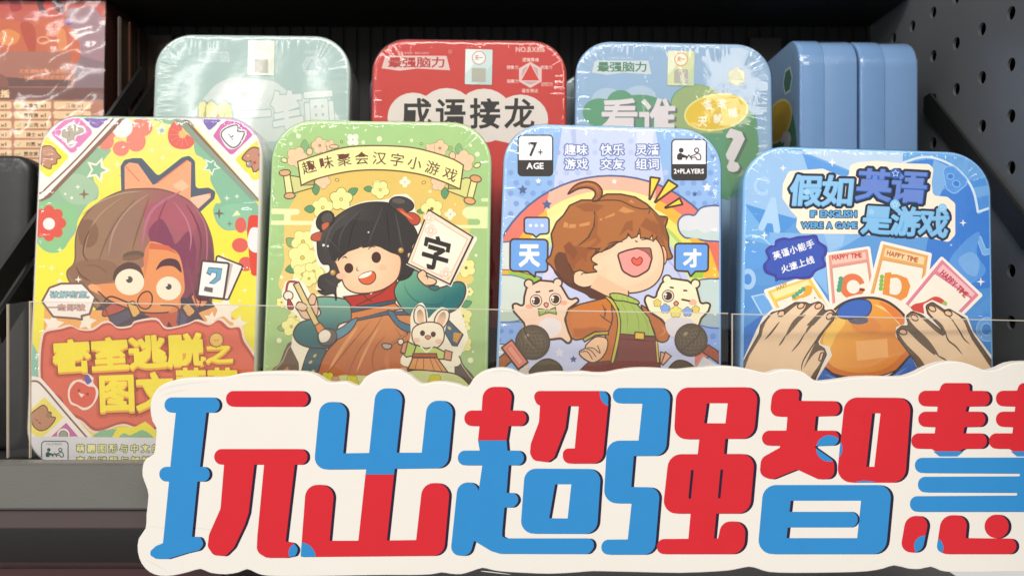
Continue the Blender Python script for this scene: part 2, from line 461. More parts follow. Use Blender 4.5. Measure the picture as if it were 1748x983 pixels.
# ------------------------------------------------------------ artwork: startled child with cards (yellow tin)
def art_yellow(F):
    GR = '8fb894'; YE = 'ede05c'; OL = '5c4038'; RD = 'd4604e'; BRN = '8a6656'
    F.at(40, 190, 4.682)
    F.poly([(-60, -60), (2000, -60), (2000, 2900), (-60, 2900)], lambda x, y: mixc('eee184', 'ece04a', (y)/900), sub=250)
    # green foliage areas
    F.blob([(40, 560), (120, 500), (500, 330), (600, 290), (700, 310), (650, 380), (560, 520), (600, 620), (590, 700), (520, 740), (440, 860), (420, 960), (370, 1030), (300, 1120), (180, 1120), (90, 1000), (60, 700)], '93b896'); F.blob([(100, 700), (250, 740), (420, 760), (400, 950), (360, 940), (340, 1080), (250, 1130), (150, 1080), (90, 900)], '8cc08a')
    F.blob([(260, 540), (430, 500), (560, 560), (600, 640), (520, 740), (350, 720)], 'a3bfa0')
    F.poly([(940, 30), (1340, 30), (1400, 120), (1200, 120), (1100, 90)], '8fb894')
    F.at(240, 190, 4.682)
    F.blob([(430, 240), (500, 230), (560, 330), (700, 480), (900, 700), (960, 800), (980, 960), (800, 950), (680, 950), (610, 890), (580, 800), (600, 740), (640, 720), (560, 560), (560, 480), (500, 380), (440, 340)], '86b89a')
    F.blob([(620, 780), (780, 740), (880, 800), (860, 920), (720, 950), (630, 900)], '8cc0a0')
    F.at(40, 190, 4.682)
    # flowers at the top
    for x, y, rx, ry in ((945, 130, 88, 75), (900, 240, 78, 85), (780, 300, 66, 60), (660, 240, 64, 70), (700, 180, 40, 40)): F.circ(x, y, rx, 'df8676', ry)
    F.circ(790, 130, 84, 'ece4e6', 82); F.curve([(720, 200), (800, 240), (860, 250)], 5, 'eab4a0', taper=True)
    for i in range(8): F.circ(205+88*cos(i*pi/4), 895+95*sin(i*pi/4), 50, 'd95a4c', 44, i*45)
    F.circ(205, 895, 95, 'd95a4c'); F.circ(205, 900, 48, 'ece4e0')
    F.at(240, 190, 4.682)
    F.blob([(225, 150), (270, 80), (320, 100), (345, 165), (430, 230), (400, 290), (330, 305), (260, 285), (222, 230)], 'd9695e'); F.circ(335, 185, 32, 'efb878')
    for a in range(9): F.line([(335+30*cos(a*.5-.1+1.2), 185+30*sin(a*.5+1.1)), (335+105*cos(a*.5+1.1), 185+105*sin(a*.5+1.1))], 6, 'f0d0b8', taper=True)
    for x, y, rx, ry in ((800, 920, 45, 62), (795, 1080, 65, 58), (840, 1230, 58, 58)): F.circ(x, y-10, rx, 'da6458', ry)
    F.poly(rp([(865, 830, 30), (950, 830, 30), (960, 960), (960, 1180), (945, 1320, 25), (885, 1310, 25), (870, 1180), (850, 960)]), 'd94a38'); F.blob([(855, 1030), (880, 940), (930, 930), (960, 960), (960, 1100), (920, 1130), (870, 1100)], 'e9e6e4')
    # stars and sparkles
    F.at(40, 190, 4.682)
    F.star(595, 470, 108, 'ece8d8', 5, .48, -70); F.star(592, 470, 70, GR, 5, .48, -70)
    F.sparkle(785, 515, 26, 'b9b58c'); F.sparkle(485, 664, 46, '8a6e58'); F.sparkle(435, 605, 24, 'e8ead8'); F.circ(335, 661, 9, 'e8ead8'); F.circ(386, 693, 11, 'e8ead8'); F.sparkle(750, 425, 28, 'f4f0c8')
    for x, y, r in ((292, 1108, 26), (226, 1252, 30), (306, 1300, 22)): F.sparkle(x, y, r, 'f2ecb4')
    F.at(240, 190, 4.682)
    F.star(165, 150, 52, 'dfe6d4', 5, .5); F.star(170, 155, 26, '9cb8b4', 5, .5); F.star(565, 440, 78, 'd9e8dc', 5, .48, -60); F.star(565, 442, 52, '7fb096', 5, .48, -60)
    F.sparkle(628, 817, 46, '6e6e5c'); F.sparkle(712, 900, 26, '7e8468'); F.sparkle(690, 695, 26, 'dbe8dc'); F.sparkle(770, 680, 22, 'dbe8dc'); F.poly([(730, 840), (770, 790), (800, 830)], 'dfe6b0')
    F.sparkle(660, 1175, 48, 'f0ebd0'); F.sparkle(90, 310, 24, 'f2eec0'); F.sparkle(178, 372, 26, 'f4eec0')
    # crown
    F.at(240, 190, 4.682)
    cr = [(-150, 760), (-160, 440), (-130, 390), (-60, 375), (10, 375), (140, 520), (330, 370), (390, 355), (435, 400), (440, 620), (540, 610), (600, 640), (590, 700), (450, 830)]
    F.poly(rp([(x, y, 30) for x, y in cr]), '566070')
    F.poly([(-125, 760), (-128, 440), (-90, 410), (-20, 420), (100, 590), (140, 572), (170, 540), (370, 390), (405, 410), (400, 690), (560, 655), (560, 690), (440, 800)], 'eaa47c'); F.poly([(400, 690), (440, 680), (540, 660), (560, 685), (430, 800), (400, 760)], 'f0c0a4'); F.line([(140, 570), (370, 395)], 8, 'd97e60'); F.line([(-120, 440), (-10, 560)], 8, 'd97e60')
    F.poly([(260, 590), (330, 545), (390, 600), (330, 640), (270, 610)], 'f2ba98')
    # head
    F.at(40, 190, 4.682)
    F.blob([(950, 620), (780, 640), (600, 730), (480, 850), (420, 1000), (410, 1200), (350, 1280), (370, 1360), (450, 1420), (490, 1500), (560, 1550), (600, 1600), (640, 1700), (700, 1740), (1000, 1780), (1400, 1760), (1500, 1600), (1495, 1340), (1520, 1200), (1500, 1000), (1420, 820), (1300, 700), (1120, 630)],
           lambda x, y: mixc('98765e', 'a25c68', (x-850)/350) if x < 1240 else mixc('a25c68', '704450', (x-1240)/320+(y-1100)/800), (9, '7a5c50'), sub=55)
    F.blob([(440, 960), (480, 870), (560, 880), (600, 960), (580, 1050), (520, 1090), (460, 1060)], '86624c'); F.blob([(660, 1100), (700, 900), (820, 780), (960, 780), (900, 980), (720, 1180)], '967262')
    F.blob([(960, 780), (1100, 720), (1300, 780), (1400, 900), (1300, 980), (1150, 900), (1000, 1000), (980, 900)], 'a85a68'); F.blob([(1000, 960), (1100, 860), (1180, 980), (1220, 1060), (1320, 960), (1380, 1100), (1340, 1350), (1200, 1180), (1050, 1080)], '82415a')
    F.blob([(360, 1290), (420, 1210), (560, 1180), (700, 1200), (760, 1260), (720, 1350), (600, 1380), (440, 1380)], '8e6a54'); F.curve([(500, 1230), (600, 1240), (680, 1300)], 7, '7a5844', taper=True)
    F.blob([(1300, 1500), (1450, 1400), (1480, 1600), (1400, 1760), (1240, 1700), (1260, 1560)], '5e3a44'); F.circ(1310, 1340, 60, '86485a', 90)
    # body behind the title
    F.at(40, 380, 4.682)
    F.poly([(570, 700), (640, 640), (1000, 560), (1560, 640), (1500, 1000), (600, 1000)], '4f4552')
    F.poly([(170, 640), (340, 700), (700, 700), (800, 900), (160, 940)], 'eaaa64'); F.poly([(1400, 720), (1560, 660), (1640, 720), (1720, 800), (1500, 860)], 'e5a668')
    F.poly([(700, 660), (900, 650), (1010, 700), (1400, 660), (1300, 860), (700, 860)], '574a5a')
    F.poly(smooth([(640, 700), (720, 640), (830, 650), (800, 700), (650, 750)], True, 4), 'b5594c', (7, OL)); F.poly([(680, 750), (840, 690), (870, 760), (720, 840)], '5e5868', (7, OL))
    F.poly(rp([(715, 560, 8), (800, 560, 30), (855, 605, 12), (830, 635, 10), (740, 630, 20)]), 'f0ece6', (6, OL)); F.poly([(1060, 605), (1110, 610), (1065, 635)], 'f0ece6')
    F.blob([(970, 700), (1050, 640), (1110, 640), (1200, 660), (1240, 720), (1220, 860), (1000, 880)], 'c0604a', (8, OL)); F.poly(smooth([(1160, 790), (1190, 830), (1230, 830), (1200, 880), (1150, 860)], True, 3), '5a3840')
    F.poly(rp([(1265, 670, 20), (1320, 645, 20), (1380, 710, 20), (1320, 760, 20)]), 'd9a468', (6, OL)); F.poly([(1340, 590), (1360, 570), (1400, 620), (1480, 625), (1440, 670), (1380, 680)], 'dd8a60', (6, OL)); F.poly([(1240, 690), (1310, 760), (1290, 830), (1220, 800)], '625a78')
    for x, y, r in ((237, 810, 92), (505, 790, 82), (1500, 770, 62), (1720, 810, 75), (1610, 690, 120)): F.star(x, y, r, 'f1e6d6', 5, .48, -80)
    F.sparkle(290, 465, 30, 'f4e8d8'); F.sparkle(440, 455, 30, 'f4e8d8'); F.sparkle(1770, 540, 26, 'f2ecc0'); F.sparkle(1730, 625, 22, 'f2ecc0')
    F.at(40, 190, 4.682)
    # hair strands
    for l, w_, c_ in (([(1260, 640), (1060, 760), (980, 900), (950, 1080)], 26, 'b07080'), ([(1000, 660), (820, 800), (720, 960), (680, 1150)], 20, 'a98a74'), ([(800, 680), (620, 820), (520, 980), (480, 1180)], 14, 'a98a74'), ([(900, 700), (760, 860), (660, 1040), (600, 1200)], 10, '7e5f4c'), ([(1010, 680), (960, 820), (900, 1000), (870, 1120)], 10, '7e5f4c'),
                       ([(1150, 700), (1090, 840), (1060, 980), (1020, 1040)], 12, '8a4456'), ([(1300, 740), (1380, 880), (1420, 1040), (1400, 1250)], 16, '7a3c50'), ([(1340, 720), (1450, 900), (1470, 1100), (1450, 1280)], 10, 'b06a7c'), ([(1200, 720), (1300, 860), (1340, 1000), (1330, 1120)], 10, 'b8788a'), ([(560, 900), (500, 1020), (480, 1140), (520, 1200)], 14, '6c4c3a'),
                       ([(420, 1240), (460, 1310), (540, 1360)], 10, '6c4c3a'), ([(480, 1400), (540, 1460), (640, 1560), (680, 1640)], 12, '6c4c3a'), ([(470, 830), (600, 730), (780, 660), (950, 640)], 8, 'b29a86'), ([(1300, 1180), (1350, 1400), (1400, 1600)], 16, '86505e'), ([(1400, 1300), (1420, 1450), (1400, 1620)], 10, '4c2c38')):
        F.curve(l, w_, c_, taper=True)
    # face
    F.blob([(520, 1395), (620, 1380), (760, 1360), (860, 1260), (960, 1240), (990, 1100), (1020, 1040), (1150, 1080), (1250, 1160), (1290, 1400), (1260, 1490), (1240, 1540), (1180, 1600), (1000, 1610), (840, 1570), (700, 1510), (620, 1470), (560, 1440)], 'e0935f', sub=0)
    F.blob([(520, 1395), (560, 1380), (620, 1420), (600, 1450), (540, 1430)], 'e8a574'); F.poly([(1015, 1050), (1160, 1075), (1240, 1145), (1150, 1110), (1000, 1100)], 'cf6a50')
    F.poly([(960, 1180), (975, 1100), (1010, 1040), (1000, 1180), (970, 1330)], 'd5835a')
    F.curve([(600, 1440), (700, 1520), (860, 1580), (1000, 1610), (1180, 1600), (1250, 1540)], 9, OL)
    F.circ(880, 1152, 85, '6a5648', 36, -6); F.circ(870, 1170, 80, '80604e', 20, -6)
    F.blob([(720, 1350), (740, 1260), (840, 1205), (930, 1240), (965, 1340), (900, 1300), (800, 1300)], '5e463e')
    F.circ(850, 1364, 116, 'ecdfc6', 105); F.circ(848, 1345, 27, '5c524c'); F.circ(828, 1332, 12, 'ecdfc6')
    F.poly(smooth([(1060, 1270), (1100, 1200), (1170, 1175), (1240, 1200), (1265, 1290), (1200, 1240), (1110, 1240)], True, 4), '5a3840')
    F.circ(1162, 1415, 100, 'ecdfc6', 95); F.circ(1162, 1402, 24, '564a50'); F.circ(1145, 1390, 10, 'ecdfc6')
    F.blob([(920, 1545), (930, 1500), (980, 1485), (1010, 1520), (1000, 1550), (960, 1545)], 'ae4c44', (0.01, OL))
    F.blob([(1250, 1500), (1260, 1560), (1220, 1600), (1160, 1606), (1230, 1540)], 'd68558')
    F.at(40, 380, 4.682)
    F.blob([(915, 620), (950, 565), (1000, 550), (1030, 590), (1020, 660), (980, 690), (930, 670)], 'd98757', (9, OL)); F.poly(rp([(830, 650, 20), (880, 620, 20), (940, 720, 20), (880, 768, 20)]), 'e0ae66', (7, OL))
    F.curve([(640, 640), (700, 590), (840, 640), (900, 660)], 10, OL); F.curve([(1100, 660), (1220, 670), (1250, 740), (1230, 860)], 8, OL); F.blob([(900, 770), (960, 740), (1010, 760), (1000, 860), (900, 860)], '4a404e')
    # question card
    F.at(240, 380, 4.682)
    F.poly(rp([(610, 262, 15), (820, 345, 15), (700, 615, 12), (560, 600, 12)]), 'ebe6e0', (14, '5a4440')); F.poly([(690, 320), (740, 330), (700, 500), (680, 590)], 'b9b0aa')
    F.poly(rp([(492, 305, 12), (708, 325, 12), (665, 610, 12), (455, 585, 12)]), 'eeeae8', (13, '5a4440'))
    F.poly([(525, 405), (545, 355), (655, 365), (640, 455), (590, 492), (545, 485), (600, 435), (605, 405), (570, 400), (560, 425)], '4a6c84'); F.poly([(530, 395), (550, 362), (652, 372), (636, 450), (592, 488), (560, 478), (606, 440), (612, 400), (568, 395), (558, 415)], '6ea6c0'); F.poly([(515, 510), (580, 522), (575, 560), (505, 545)], '6a6560')
    # speech bubble
    F.at(40, 380, 4.682)
    F.poly(rp([(150, 630, 15), (210, 520, 20), (300, 488, 20), (470, 485, 15), (575, 595, 12), (530, 730, 12), (465, 745, 3), (470, 775, 4), (420, 765, 4), (240, 752, 20)]), 'efe4de', (13, '7c5f54'))
    F.text('破解密室,', 212, 545, 318, 60, '8fb6bc', 0.015, ol=[(0.06, '7e7a74')]); F.text('一击即破', 192, 650, 305, 55, 'c4a096', 0.015, ol=[(0.06, '94786c')])
    # title lozenge
    F.at(40, 580, 4.682)
    def loz(d, col):
        P = [(150, 120), (165, 0), (190, -55), (310, -80), (390, -100), (460, -70), (560, -70), (640, -120), (700, -125), (760, -85), (860, -95), (900, -130), (1060, -150), (1140, -80), (1300, -110), (1380, -140), (1480, -110), (1560, -150), (1640, -90), (1720, -90), (1750, 10), (1810, 100), (1860, 200), (1830, 330), (1750, 360), (1700, 700), (1000, 700), (800, 660), (640, 710), (560, 710), (480, 640), (400, 600), (330, 560), (300, 470), (240, 430), (180, 400), (150, 300)]
        c = (950, 250); F.poly(smooth([(x+(x-c[0])*d, y+(y-c[1])*d*1.8) for x, y in P], True, 4), col)
    F.at(40, 580, 4.682)
    F.circ(110, 260, 90, '9c8068', 60); F.blob([(40, 0), (75, 30), (120, 120), (140, 200), (130, 280), (0, 290)], '8fc0ac'); F.sparkle(105, 142, 20, 'e0ecd8')
    loz(.035, 'f0d8c8'); loz(.012, 'b8564a'); loz(-.015, 'dc6f5a')
    # foliage under, yellow splash
    F.poly([(550, 770), (620, 720), (900, 700), (1300, 760), (1300, 900), (500, 900)], '8fbc94'); F.poly([(750, 710), (900, 690), (975, 650), (1040, 700), (1100, 800), (700, 790)], 'ece04c'); F.blob([(750, 800), (800, 745), (850, 760), (900, 740), (960, 720), (1040, 780), (1000, 840), (780, 840)], '8cba90')
    F.at(40, 580, 4.682)
    def ttl(s, x, y, w, h, ang=0, gap=0.0):
        F.text(s, x+2, y+16, w, h, 'eda948', .040, ang=ang, gap=gap, ol=[(.14, 'c9604c'), (.078, '9c4f34')]); F.text(s, x, y, w, h, 'f8e648', .036, ang=ang, gap=gap)
    ttl('密室逃脱', 225, 8, 1225, 262, -3.2, -.02)
    ttl('之', 1450, 20, 225, 165, -2); F.poly(starp(1543, 0, 60, 14, .86), 'f0c46a', (7, 'a86a44')); F.curve([(1525, 0), (1540, 7), (1560, -3)], 4, 'b57a4a')
    ttl('图文', 590, 275, 610, 300, -2); ttl('蔬菜', 1215, 225, 500, 290, 0)
    # apple
    F.blob([(365, 380), (400, 330), (460, 315), (490, 330), (510, 270), (560, 300), (560, 340), (600, 400), (590, 470), (540, 540), (480, 560), (430, 530), (380, 510), (358, 450)], 'f2e2d8')
    F.lw = 1.5
    F.blob([(385, 380), (430, 335), (480, 345), (520, 370), (570, 380), (580, 440), (550, 510), (490, 540), (430, 515), (385, 490), (372, 430)], 'dd6350', (0.01, OL)); F.blob([(490, 300), (515, 275), (540, 310), (548, 330), (515, 355), (495, 330)], '6c62a8'); F.poly([(440, 420), (490, 435), (465, 460)], 'f2e2d8'); F.circ(445, 402, 12, '9c4a44'); F.circ(515, 432, 12, '9c4a44')
    # corner stickers (angled white panels)
    F.at(40, 580, 4.682)
    W_ = 'efe8e2'
    F.poly(rp([(-40, 310, 30), (60, 285, 30), (140, 300, 30), (580, 800, 0), (-40, 800, 0)]), W_); F.curve([(-10, 400), (40, 345), (90, 328), (150, 360), (320, 560), (520, 790)], 10, BRN)
    F.poly(rp([(170, 455, 10), (325, 615, 10), (190, 745, 10), (130, 790, 6), (10, 700, 10), (30, 590, 10)]), 'eedf6a')
    F.blob([(60, 600), (110, 550), (160, 520), (190, 540), (200, 570), (225, 580), (225, 610), (258, 620), (240, 660), (190, 710), (130, 722), (80, 680)], 'bd8a6a', (6, '705042'))
    for x, y in ((105, 640), (130, 665)): F.line([(x-5, y-8), (x+10, y+2)], 5, '705042')
    F.circ(205, 600, 22, 'a67a5c'); F.poly([(345, 660), (440, 770), (225, 770)], 'c46aa8'); F.circ(322, 755, 50, W_); F.circ(322, 760, 36, 'a3a094', ol=(4, '6c685e')); F.poly([(0, 690), (60, 770), (0, 790)], '6a4a90')
    F.at(40, 190, 4.682)
    F.poly([(-60, 735), (90, 700), (130, 712), (185, 690), (830, 20), (-60, -60)], W_)
    F.poly([(100, 715), (150, 718), (210, 690), (830, 42), (800, 30), (190, 670), (140, 705)], BRN); F.curve([(100, 660), (150, 650), (190, 610), (420, 390), (740, 40)], 9, BRN)
    F.poly(rp([(395, 0, 5), (545, 150, 25), (550, 180, 25), (410, 330, 25), (380, 335, 20), (230, 190, 25), (228, 170, 20)]), 'd783b4')
    F.poly(rp([(462, 40, 5), (720, 30, 5), (600, 135, 20), (560, 135, 20)]), '8468ac'); F.poly([(190, 110), (260, 60), (300, 45), (330, 40), (200, 140)], '4f86c8'); F.poly([(100, 240), (140, 165), (165, 160), (130, 230)], '5e4a90')
    F.blob([(300, 180), (310, 140), (350, 105), (400, 85), (430, 110), (480, 120), (500, 155), (470, 190), (430, 200), (415, 240), (420, 270), (380, 295), (345, 270), (330, 230), (280, 210)], 'efe9e4'); F.blob([(310, 180), (325, 140), (360, 115), (410, 110), (430, 130), (475, 140), (480, 165), (450, 180), (410, 200), (405, 250), (380, 280), (355, 255), (350, 220), (315, 205)], 'b5ac9c', (3, '8c867a'))
    F.line([(365, 168), (372, 174)], 4, '6c685e'); F.line([(366, 190), (372, 196)], 4, '6c685e')
    F.poly(rp([(190, 205, 15), (355, 350, 20), (360, 375, 15), (215, 525, 15), (190, 525, 15), (100, 440, 10), (110, 290, 10)]), 'ece04c')
    F.blob([(120, 340), (150, 290), (210, 275), (250, 300), (270, 335), (300, 365), (290, 380), (270, 385), (265, 420), (230, 430), (220, 460), (190, 455), (150, 430), (122, 390)], 'bd8a72', (6, '7a5648')); F.circ(180, 320, 8, '8c6454'); F.curve([(150, 350), (190, 370), (240, 350)], 5, '9c7060', taper=True)
    F.at(240, 190, 4.682)
    F.poly([(345, 20), (1100, 20), (1100, 740), (975, 735)], W_); F.poly([(345, 40), (975, 735), (880, 700), (260, 55)], '8c9c8c'); F.poly([(345, 40), (972, 735), (930, 700), (345, 75)], BRN)
    F.poly(rp([(470, 40, 5), (680, 40, 5), (560, 150, 20), (540, 150, 20)]), '7d6cae'); F.poly(rp([(640, 110, 15), (720, 55, 10), (770, 50, 10), (900, 190, 20), (740, 345, 20), (715, 345, 15), (578, 200, 18)]), 'cb6faa')
    F.blob([(635, 175), (670, 130), (750, 100), (790, 115), (790, 145), (835, 150), (845, 190), (800, 270), (740, 305), (690, 290), (650, 230)], 'f0ecea'); F.blob([(645, 180), (680, 140), (755, 112), (780, 125), (778, 160), (825, 165), (825, 195), (785, 270), (738, 292), (700, 270), (660, 225)], 'eeeaea', (7, '5e5c5c'))
    F.curve([(715, 200), (730, 210), (740, 195)], 5, '4c4a4a'); F.circ(735, 222, 6, '4c4a4a'); F.circ(708, 188, 5, '4c4a4a')
    F.poly(rp([(925, 240, 15), (1040, 300, 5), (1040, 500, 5), (920, 550, 20), (900, 550, 15), (765, 400, 15), (765, 375, 15)]), 'e8de50')
    F.blob([(812, 375), (870, 305), (920, 290), (960, 320), (970, 420), (940, 470), (905, 485), (890, 450), (850, 430), (845, 405)], 'c08a72', (7, '745648')); F.circ(912, 412, 13, 'b5503c'); F.circ(868, 425, 24, 'a5948c', ol=(4, '6c6460')); F.circ(945, 350, 6, '5c4438'); F.circ(880, 400, 6, '5c4438')
    # bottom band
    F.at(40, 580, 4.682)
    F.poly([(-60, 768), (2000, 790), (2000, 1200), (-60, 1200)], 'dcdbe2')
    F.poly(rp([(148, 808, 30), (360, 808, 30), (360, 1040, 30), (148, 1040, 30)]), 'dcdbe2', (6, '5c6e62')); F.text('NUMBER', 188, 822, 128, 17, '8a948e', .01)
    players(F, 252, 898, .85, '2f5a48', 'dcdbe2')
    F.text('萌翻图形与中文的碰', 424, 832, 760, 66, 'eee8a8', .02, gap=.25, ol=[(.10, '5a7a5e')]); 
    F.text('变幻谜题与智慧', 424, 930, 595, 66, 'eee8a8', .02, gap=.25, ol=[(.10, '5a7a5e')])
# ------------------------------------------------------------ artwork: girl with calligraphy brush (green tin)
def flower(F, x, y, r, col, ol, ctr=None, k=5, ang=0, lw=4, ww=0.56, squash=1.0):
    """simple blossom: k round petals, outlined"""
    ps = []
    for i in range(k):
        a = radians(ang+360*i/k); ps.append(circle(x+cos(a)*r*0.58, y+sin(a)*r*0.58*squash, r*ww, r*ww*0.9, ang+360*i/k, 14))
    if ol:
        o = [circle(x+cos(radians(ang+360*i/k))*r*0.58, y+sin(radians(ang+360*i/k))*r*0.58*squash, r*ww+lw*.6, r*ww*0.9+lw*.6, ang+360*i/k, 14) for i in range(k)]
        F.union(o, ol)
    F.union(ps+[circle(x, y, r*0.35)], col)
    if ol:
        for i in range(k):
            a = radians(ang+360*(i+.5)/k); F.line([(x+cos(a)*r*.3, y+sin(a)*r*.3*squash), (x+cos(a)*r*.72, y+sin(a)*r*.72*squash)], lw*.7, ol, taper=True)
    if ctr: F.circ(x, y, r*0.16, ctr, ol=(lw*.7, ol) if ol else None, n=12)
def leaf(F, x0, y0, x1, y1, wd, col='5f9568', ol='4c6b3c', lw=4):
    dx, dy = x1-x0, y1-y0; l = math.hypot(dx, dy); nx, ny = -dy/l*wd, dx/l*wd
    p = smooth([(x0, y0), (x0+dx*.3+nx*.85, y0+dy*.3+ny*.85), (x0+dx*.65+nx*.8, y0+dy*.65+ny*.8), (x1, y1), (x0+dx*.65-nx*.8, y0+dy*.65-ny*.8), (x0+dx*.3-nx*.85, y0+dy*.3-ny*.85)], True, 4)
    F.poly(p, col, (lw, ol)); F.line([(x0, y0), (x0+dx*.8, y0+dy*.8)], lw*.7, ol, taper=True)
def art_green(F):
    G = 'a9cd8c'; BR = '6b4a2e'; P = 'ecc7a0'; Y = 'ebe699'; YO = '877b3a'
    F.at(440, 190, 4.095)
    F.poly([(0, 0), (1720, 0), (1720, 1900), (0, 1900)], lambda x, y: mixc('a2c884', 'a4bf82', y/1900), sub=300)
    F.at(440, 200, 4.914)
    # yellow disc behind the girl, cloud bands
    F.poly(smooth([(300, 700), (420, 560), (650, 470), (950, 440), (1250, 465), (1500, 530), (1680, 640), (1760, 800), (1780, 1000), (1760, 1250), (1690, 1420), (300, 1500), (225, 1200), (222, 950), (240, 820)], True, 5), lambda x, y: mixc('ddbd62', 'e4c877', max(0, min(1, (y-450)/800))), sub=150)
    F.poly(rp([(60, 765, 0), (350, 772, 22), (352, 815, 22), (275, 822, 12), (272, 868, 12), (470, 872, 5), (470, 905, 5), (60, 905, 0), (60, 868), (220, 868, 12), (225, 815, 12), (60, 812)]), 'e3eab0')
    F.at(640, 200, 4.914)
    F.poly(rp([(1000, 752), (770, 752, 50), (718, 800, 45), (770, 852, 40), (870, 855, 25), (890, 880, 20), (860, 905, 15), (620, 905, 5), (620, 930, 5), (1000, 935)]), 'dfeaac')
    F.poly(rp([(780, 857), (880, 857, 22), (885, 905, 22), (780, 905)]), '9dbf7c')
    F.poly(rp([(890, 680, 14), (1000, 682), (1000, 710), (890, 708, 14)]), 'dfeaac')
    # small dots and pale flowers
    F.at(440, 200, 4.914)
    for x, y, r in ((342, 160, 20), (278, 224, 14), (737, 148, 8), (885, 213, 16), (1020, 185, 22), (1188, 208, 9), (1290, 196, 14), (1786, 240, 12), (1842, 312, 20)): F.circ(x, y, r, 'e3ecc4', n=16)
    flower(F, 798, 190, 50, 'e9eedb', None, k=4, ang=45); F.circ(798, 190, 8, '9fb6b6', n=10)
    # blossoms behind the banner
    F.at(440, 200, 4.914)
    leaf(F, 395, 290, 392, 190, 34, '7fb07a', '6e8a4a'); leaf(F, 440, 260, 475, 212, 22, '93b56b', '8a9a4a')
    flower(F, 520, 240, 62, P, BR, 'd99b80', 5, -100, 5); flower(F, 610, 235, 40, P, BR, None, 4, 20, 4)
    flower(F, 330, 340, 80, P, BR, None, 5, -70, 5); F.circ(222, 362, 27, 'dbe2a0', 20, 20, ol=(5, BR)); F.circ(435, 290, 26, P, 30, ol=(4, BR)); F.circ(640, 248, 40, P, 15, ol=(4, BR))
    flower(F, 545, 535, 60, P, BR, None, 5, 10, 5); leaf(F, 485, 560, 488, 655, 34)
    F.circ(666, 528, 16, 'e6d28a', 11, 20, ol=(4, BR)); F.circ(704, 208, 9, 'c3cf86', 12, ol=(4, BR))
    F.at(640, 200, 4.914)
    leaf(F, 700, 310, 705, 222, 32, '7fb07a', '6e8a4a'); leaf(F, 620, 280, 645, 245, 22, '93b56b', '8a9a4a')
    flower(F, 545, 262, 62, P, BR, 'd99b80', 5, 60, 5); flower(F, 465, 262, 40, P, BR, None, 4, 40, 4)
    flower(F, 745, 370, 82, P, BR, None, 5, -90, 5); F.circ(858, 405, 29, 'dbe2a0', 20, -25, ol=(5, BR)); F.circ(650, 325, 27, P, 33, ol=(4, BR))
    flower(F, 535, 555, 60, P, BR, None, 5, 60, 5); leaf(F, 588, 590, 585, 688, 34)
    F.circ(410, 550, 16, 'e6d28a', 11, -20, ol=(4, BR)); F.circ(390, 226, 12, 'c3cf86', 9, ol=(4, BR))
    # banner rolls
    F.at(440, 200, 4.914)
    F.poly([(270, 490), (470, 525), (470, 590), (300, 640)], 'cfd088', (7, BR)); F.poly([(215, 480), (268, 470), (298, 645), (238, 655)], 'dfe0a0', (7, BR))
    F.circ(228, 468, 48, 'd9a878', 26, -5, ol=(7, BR)); F.circ(268, 660, 46, 'd9a878', 26, -5, ol=(7, BR))
    F.poly([(365, 575), (440, 535), (475, 525), (475, 570)], 'a8a365', (6, BR))
    F.at(640, 200, 4.914)
    F.poly([(620, 565), (760, 510), (810, 515), (770, 680), (612, 620)], 'd3d484', (7, BR)); F.poly([(808, 525), (862, 535), (822, 690), (770, 680)], 'dfe09a', (7, BR))
    F.circ(845, 517, 48, 'd9a070', 29, 12, ol=(7, BR)); F.circ(795, 703, 48, 'e2a56f', 29, 12, ol=(7, BR))
    F.poly([(615, 600), (710, 605), (620, 565)], 'a8a365', (6, BR))
    # banner
    F.at(440, 200, 4.914)
    top = [(335, 375), (500, 320), (700, 262), (880, 243), (1100, 243), (1300, 258), (1480, 300), (1640, 355), (1725, 405)]
    bot = [(1697, 605), (1560, 545), (1400, 490), (1200, 455), (980, 443), (780, 455), (600, 490), (460, 530), (365, 575)]
    F.poly(smooth(top, False, 4)+smooth(bot, False, 4), 'eaea9f', (9, BR))
    F.curve([(440, 345), (700, 285), (950, 262), (1200, 268), (1450, 310)], 4, 'f2f2bc', taper=True)
    def pth(t):
        f = lambda t: (368+(1675-368)*t, 438-4*(438-338)*t*(1-t)*1.0+(505-438)*t-26*sin(pi*t))
        x, y = f(t); x2, y2 = f(t+.01); return x, y, math.atan2(y2-y, x2-x)
    F.text('趣味聚会汉字小游戏', 0, 0, 1320, 112, '6a3a28', 0.006, path=pth, gap=0.22)
    # yellow flowers
    F.at(440, 200, 4.914)
    for x, y, r, a in ((700, 690, 88, 200), (545, 760, 80, 130), (1020, 600, 68, 100)):
        flower(F, x, y, r, Y, YO, 'e2cf70', 5, a, 5)
    leaf(F, 755, 650, 838, 600, 32); leaf(F, 480, 770, 392, 772, 34); leaf(F, 965, 605, 890, 600, 26)
    flower(F, 700, 690, 84, Y, YO, 'e2cf70', 5, 200, 5)
    F.at(640, 200, 4.914)
    leaf(F, 420, 790, 352, 790, 22); leaf(F, 410, 760, 395, 735, 16); flower(F, 478, 770, 82, Y, YO, '8a6a3a', 5, -100, 5); flower(F, 45, 610, 68, Y, YO, 'e2cf70', 5, 90, 5)
    flower(F, 252, 546, 42, 'ece8c8', None, k=4, ang=0); flower(F, 632, 815, 42, 'ece8c8', None, k=4, ang=0); F.circ(632, 815, 8, 'a8c0c4', n=10); F.circ(252, 546, 7, 'a8c0c4', n=10)
    F.circ(462, 625, 14, 'f0e0a0', n=12); F.circ(673, 733, 8, 'f0e0a0', n=12)
    F.at(440, 390, 4.914)
    leaf(F, 320, 150, 240, 85, 42, '8aa774'); leaf(F, 330, 330, 232, 350, 40); leaf(F, 245, 830, 165, 838, 30, '93ad74')
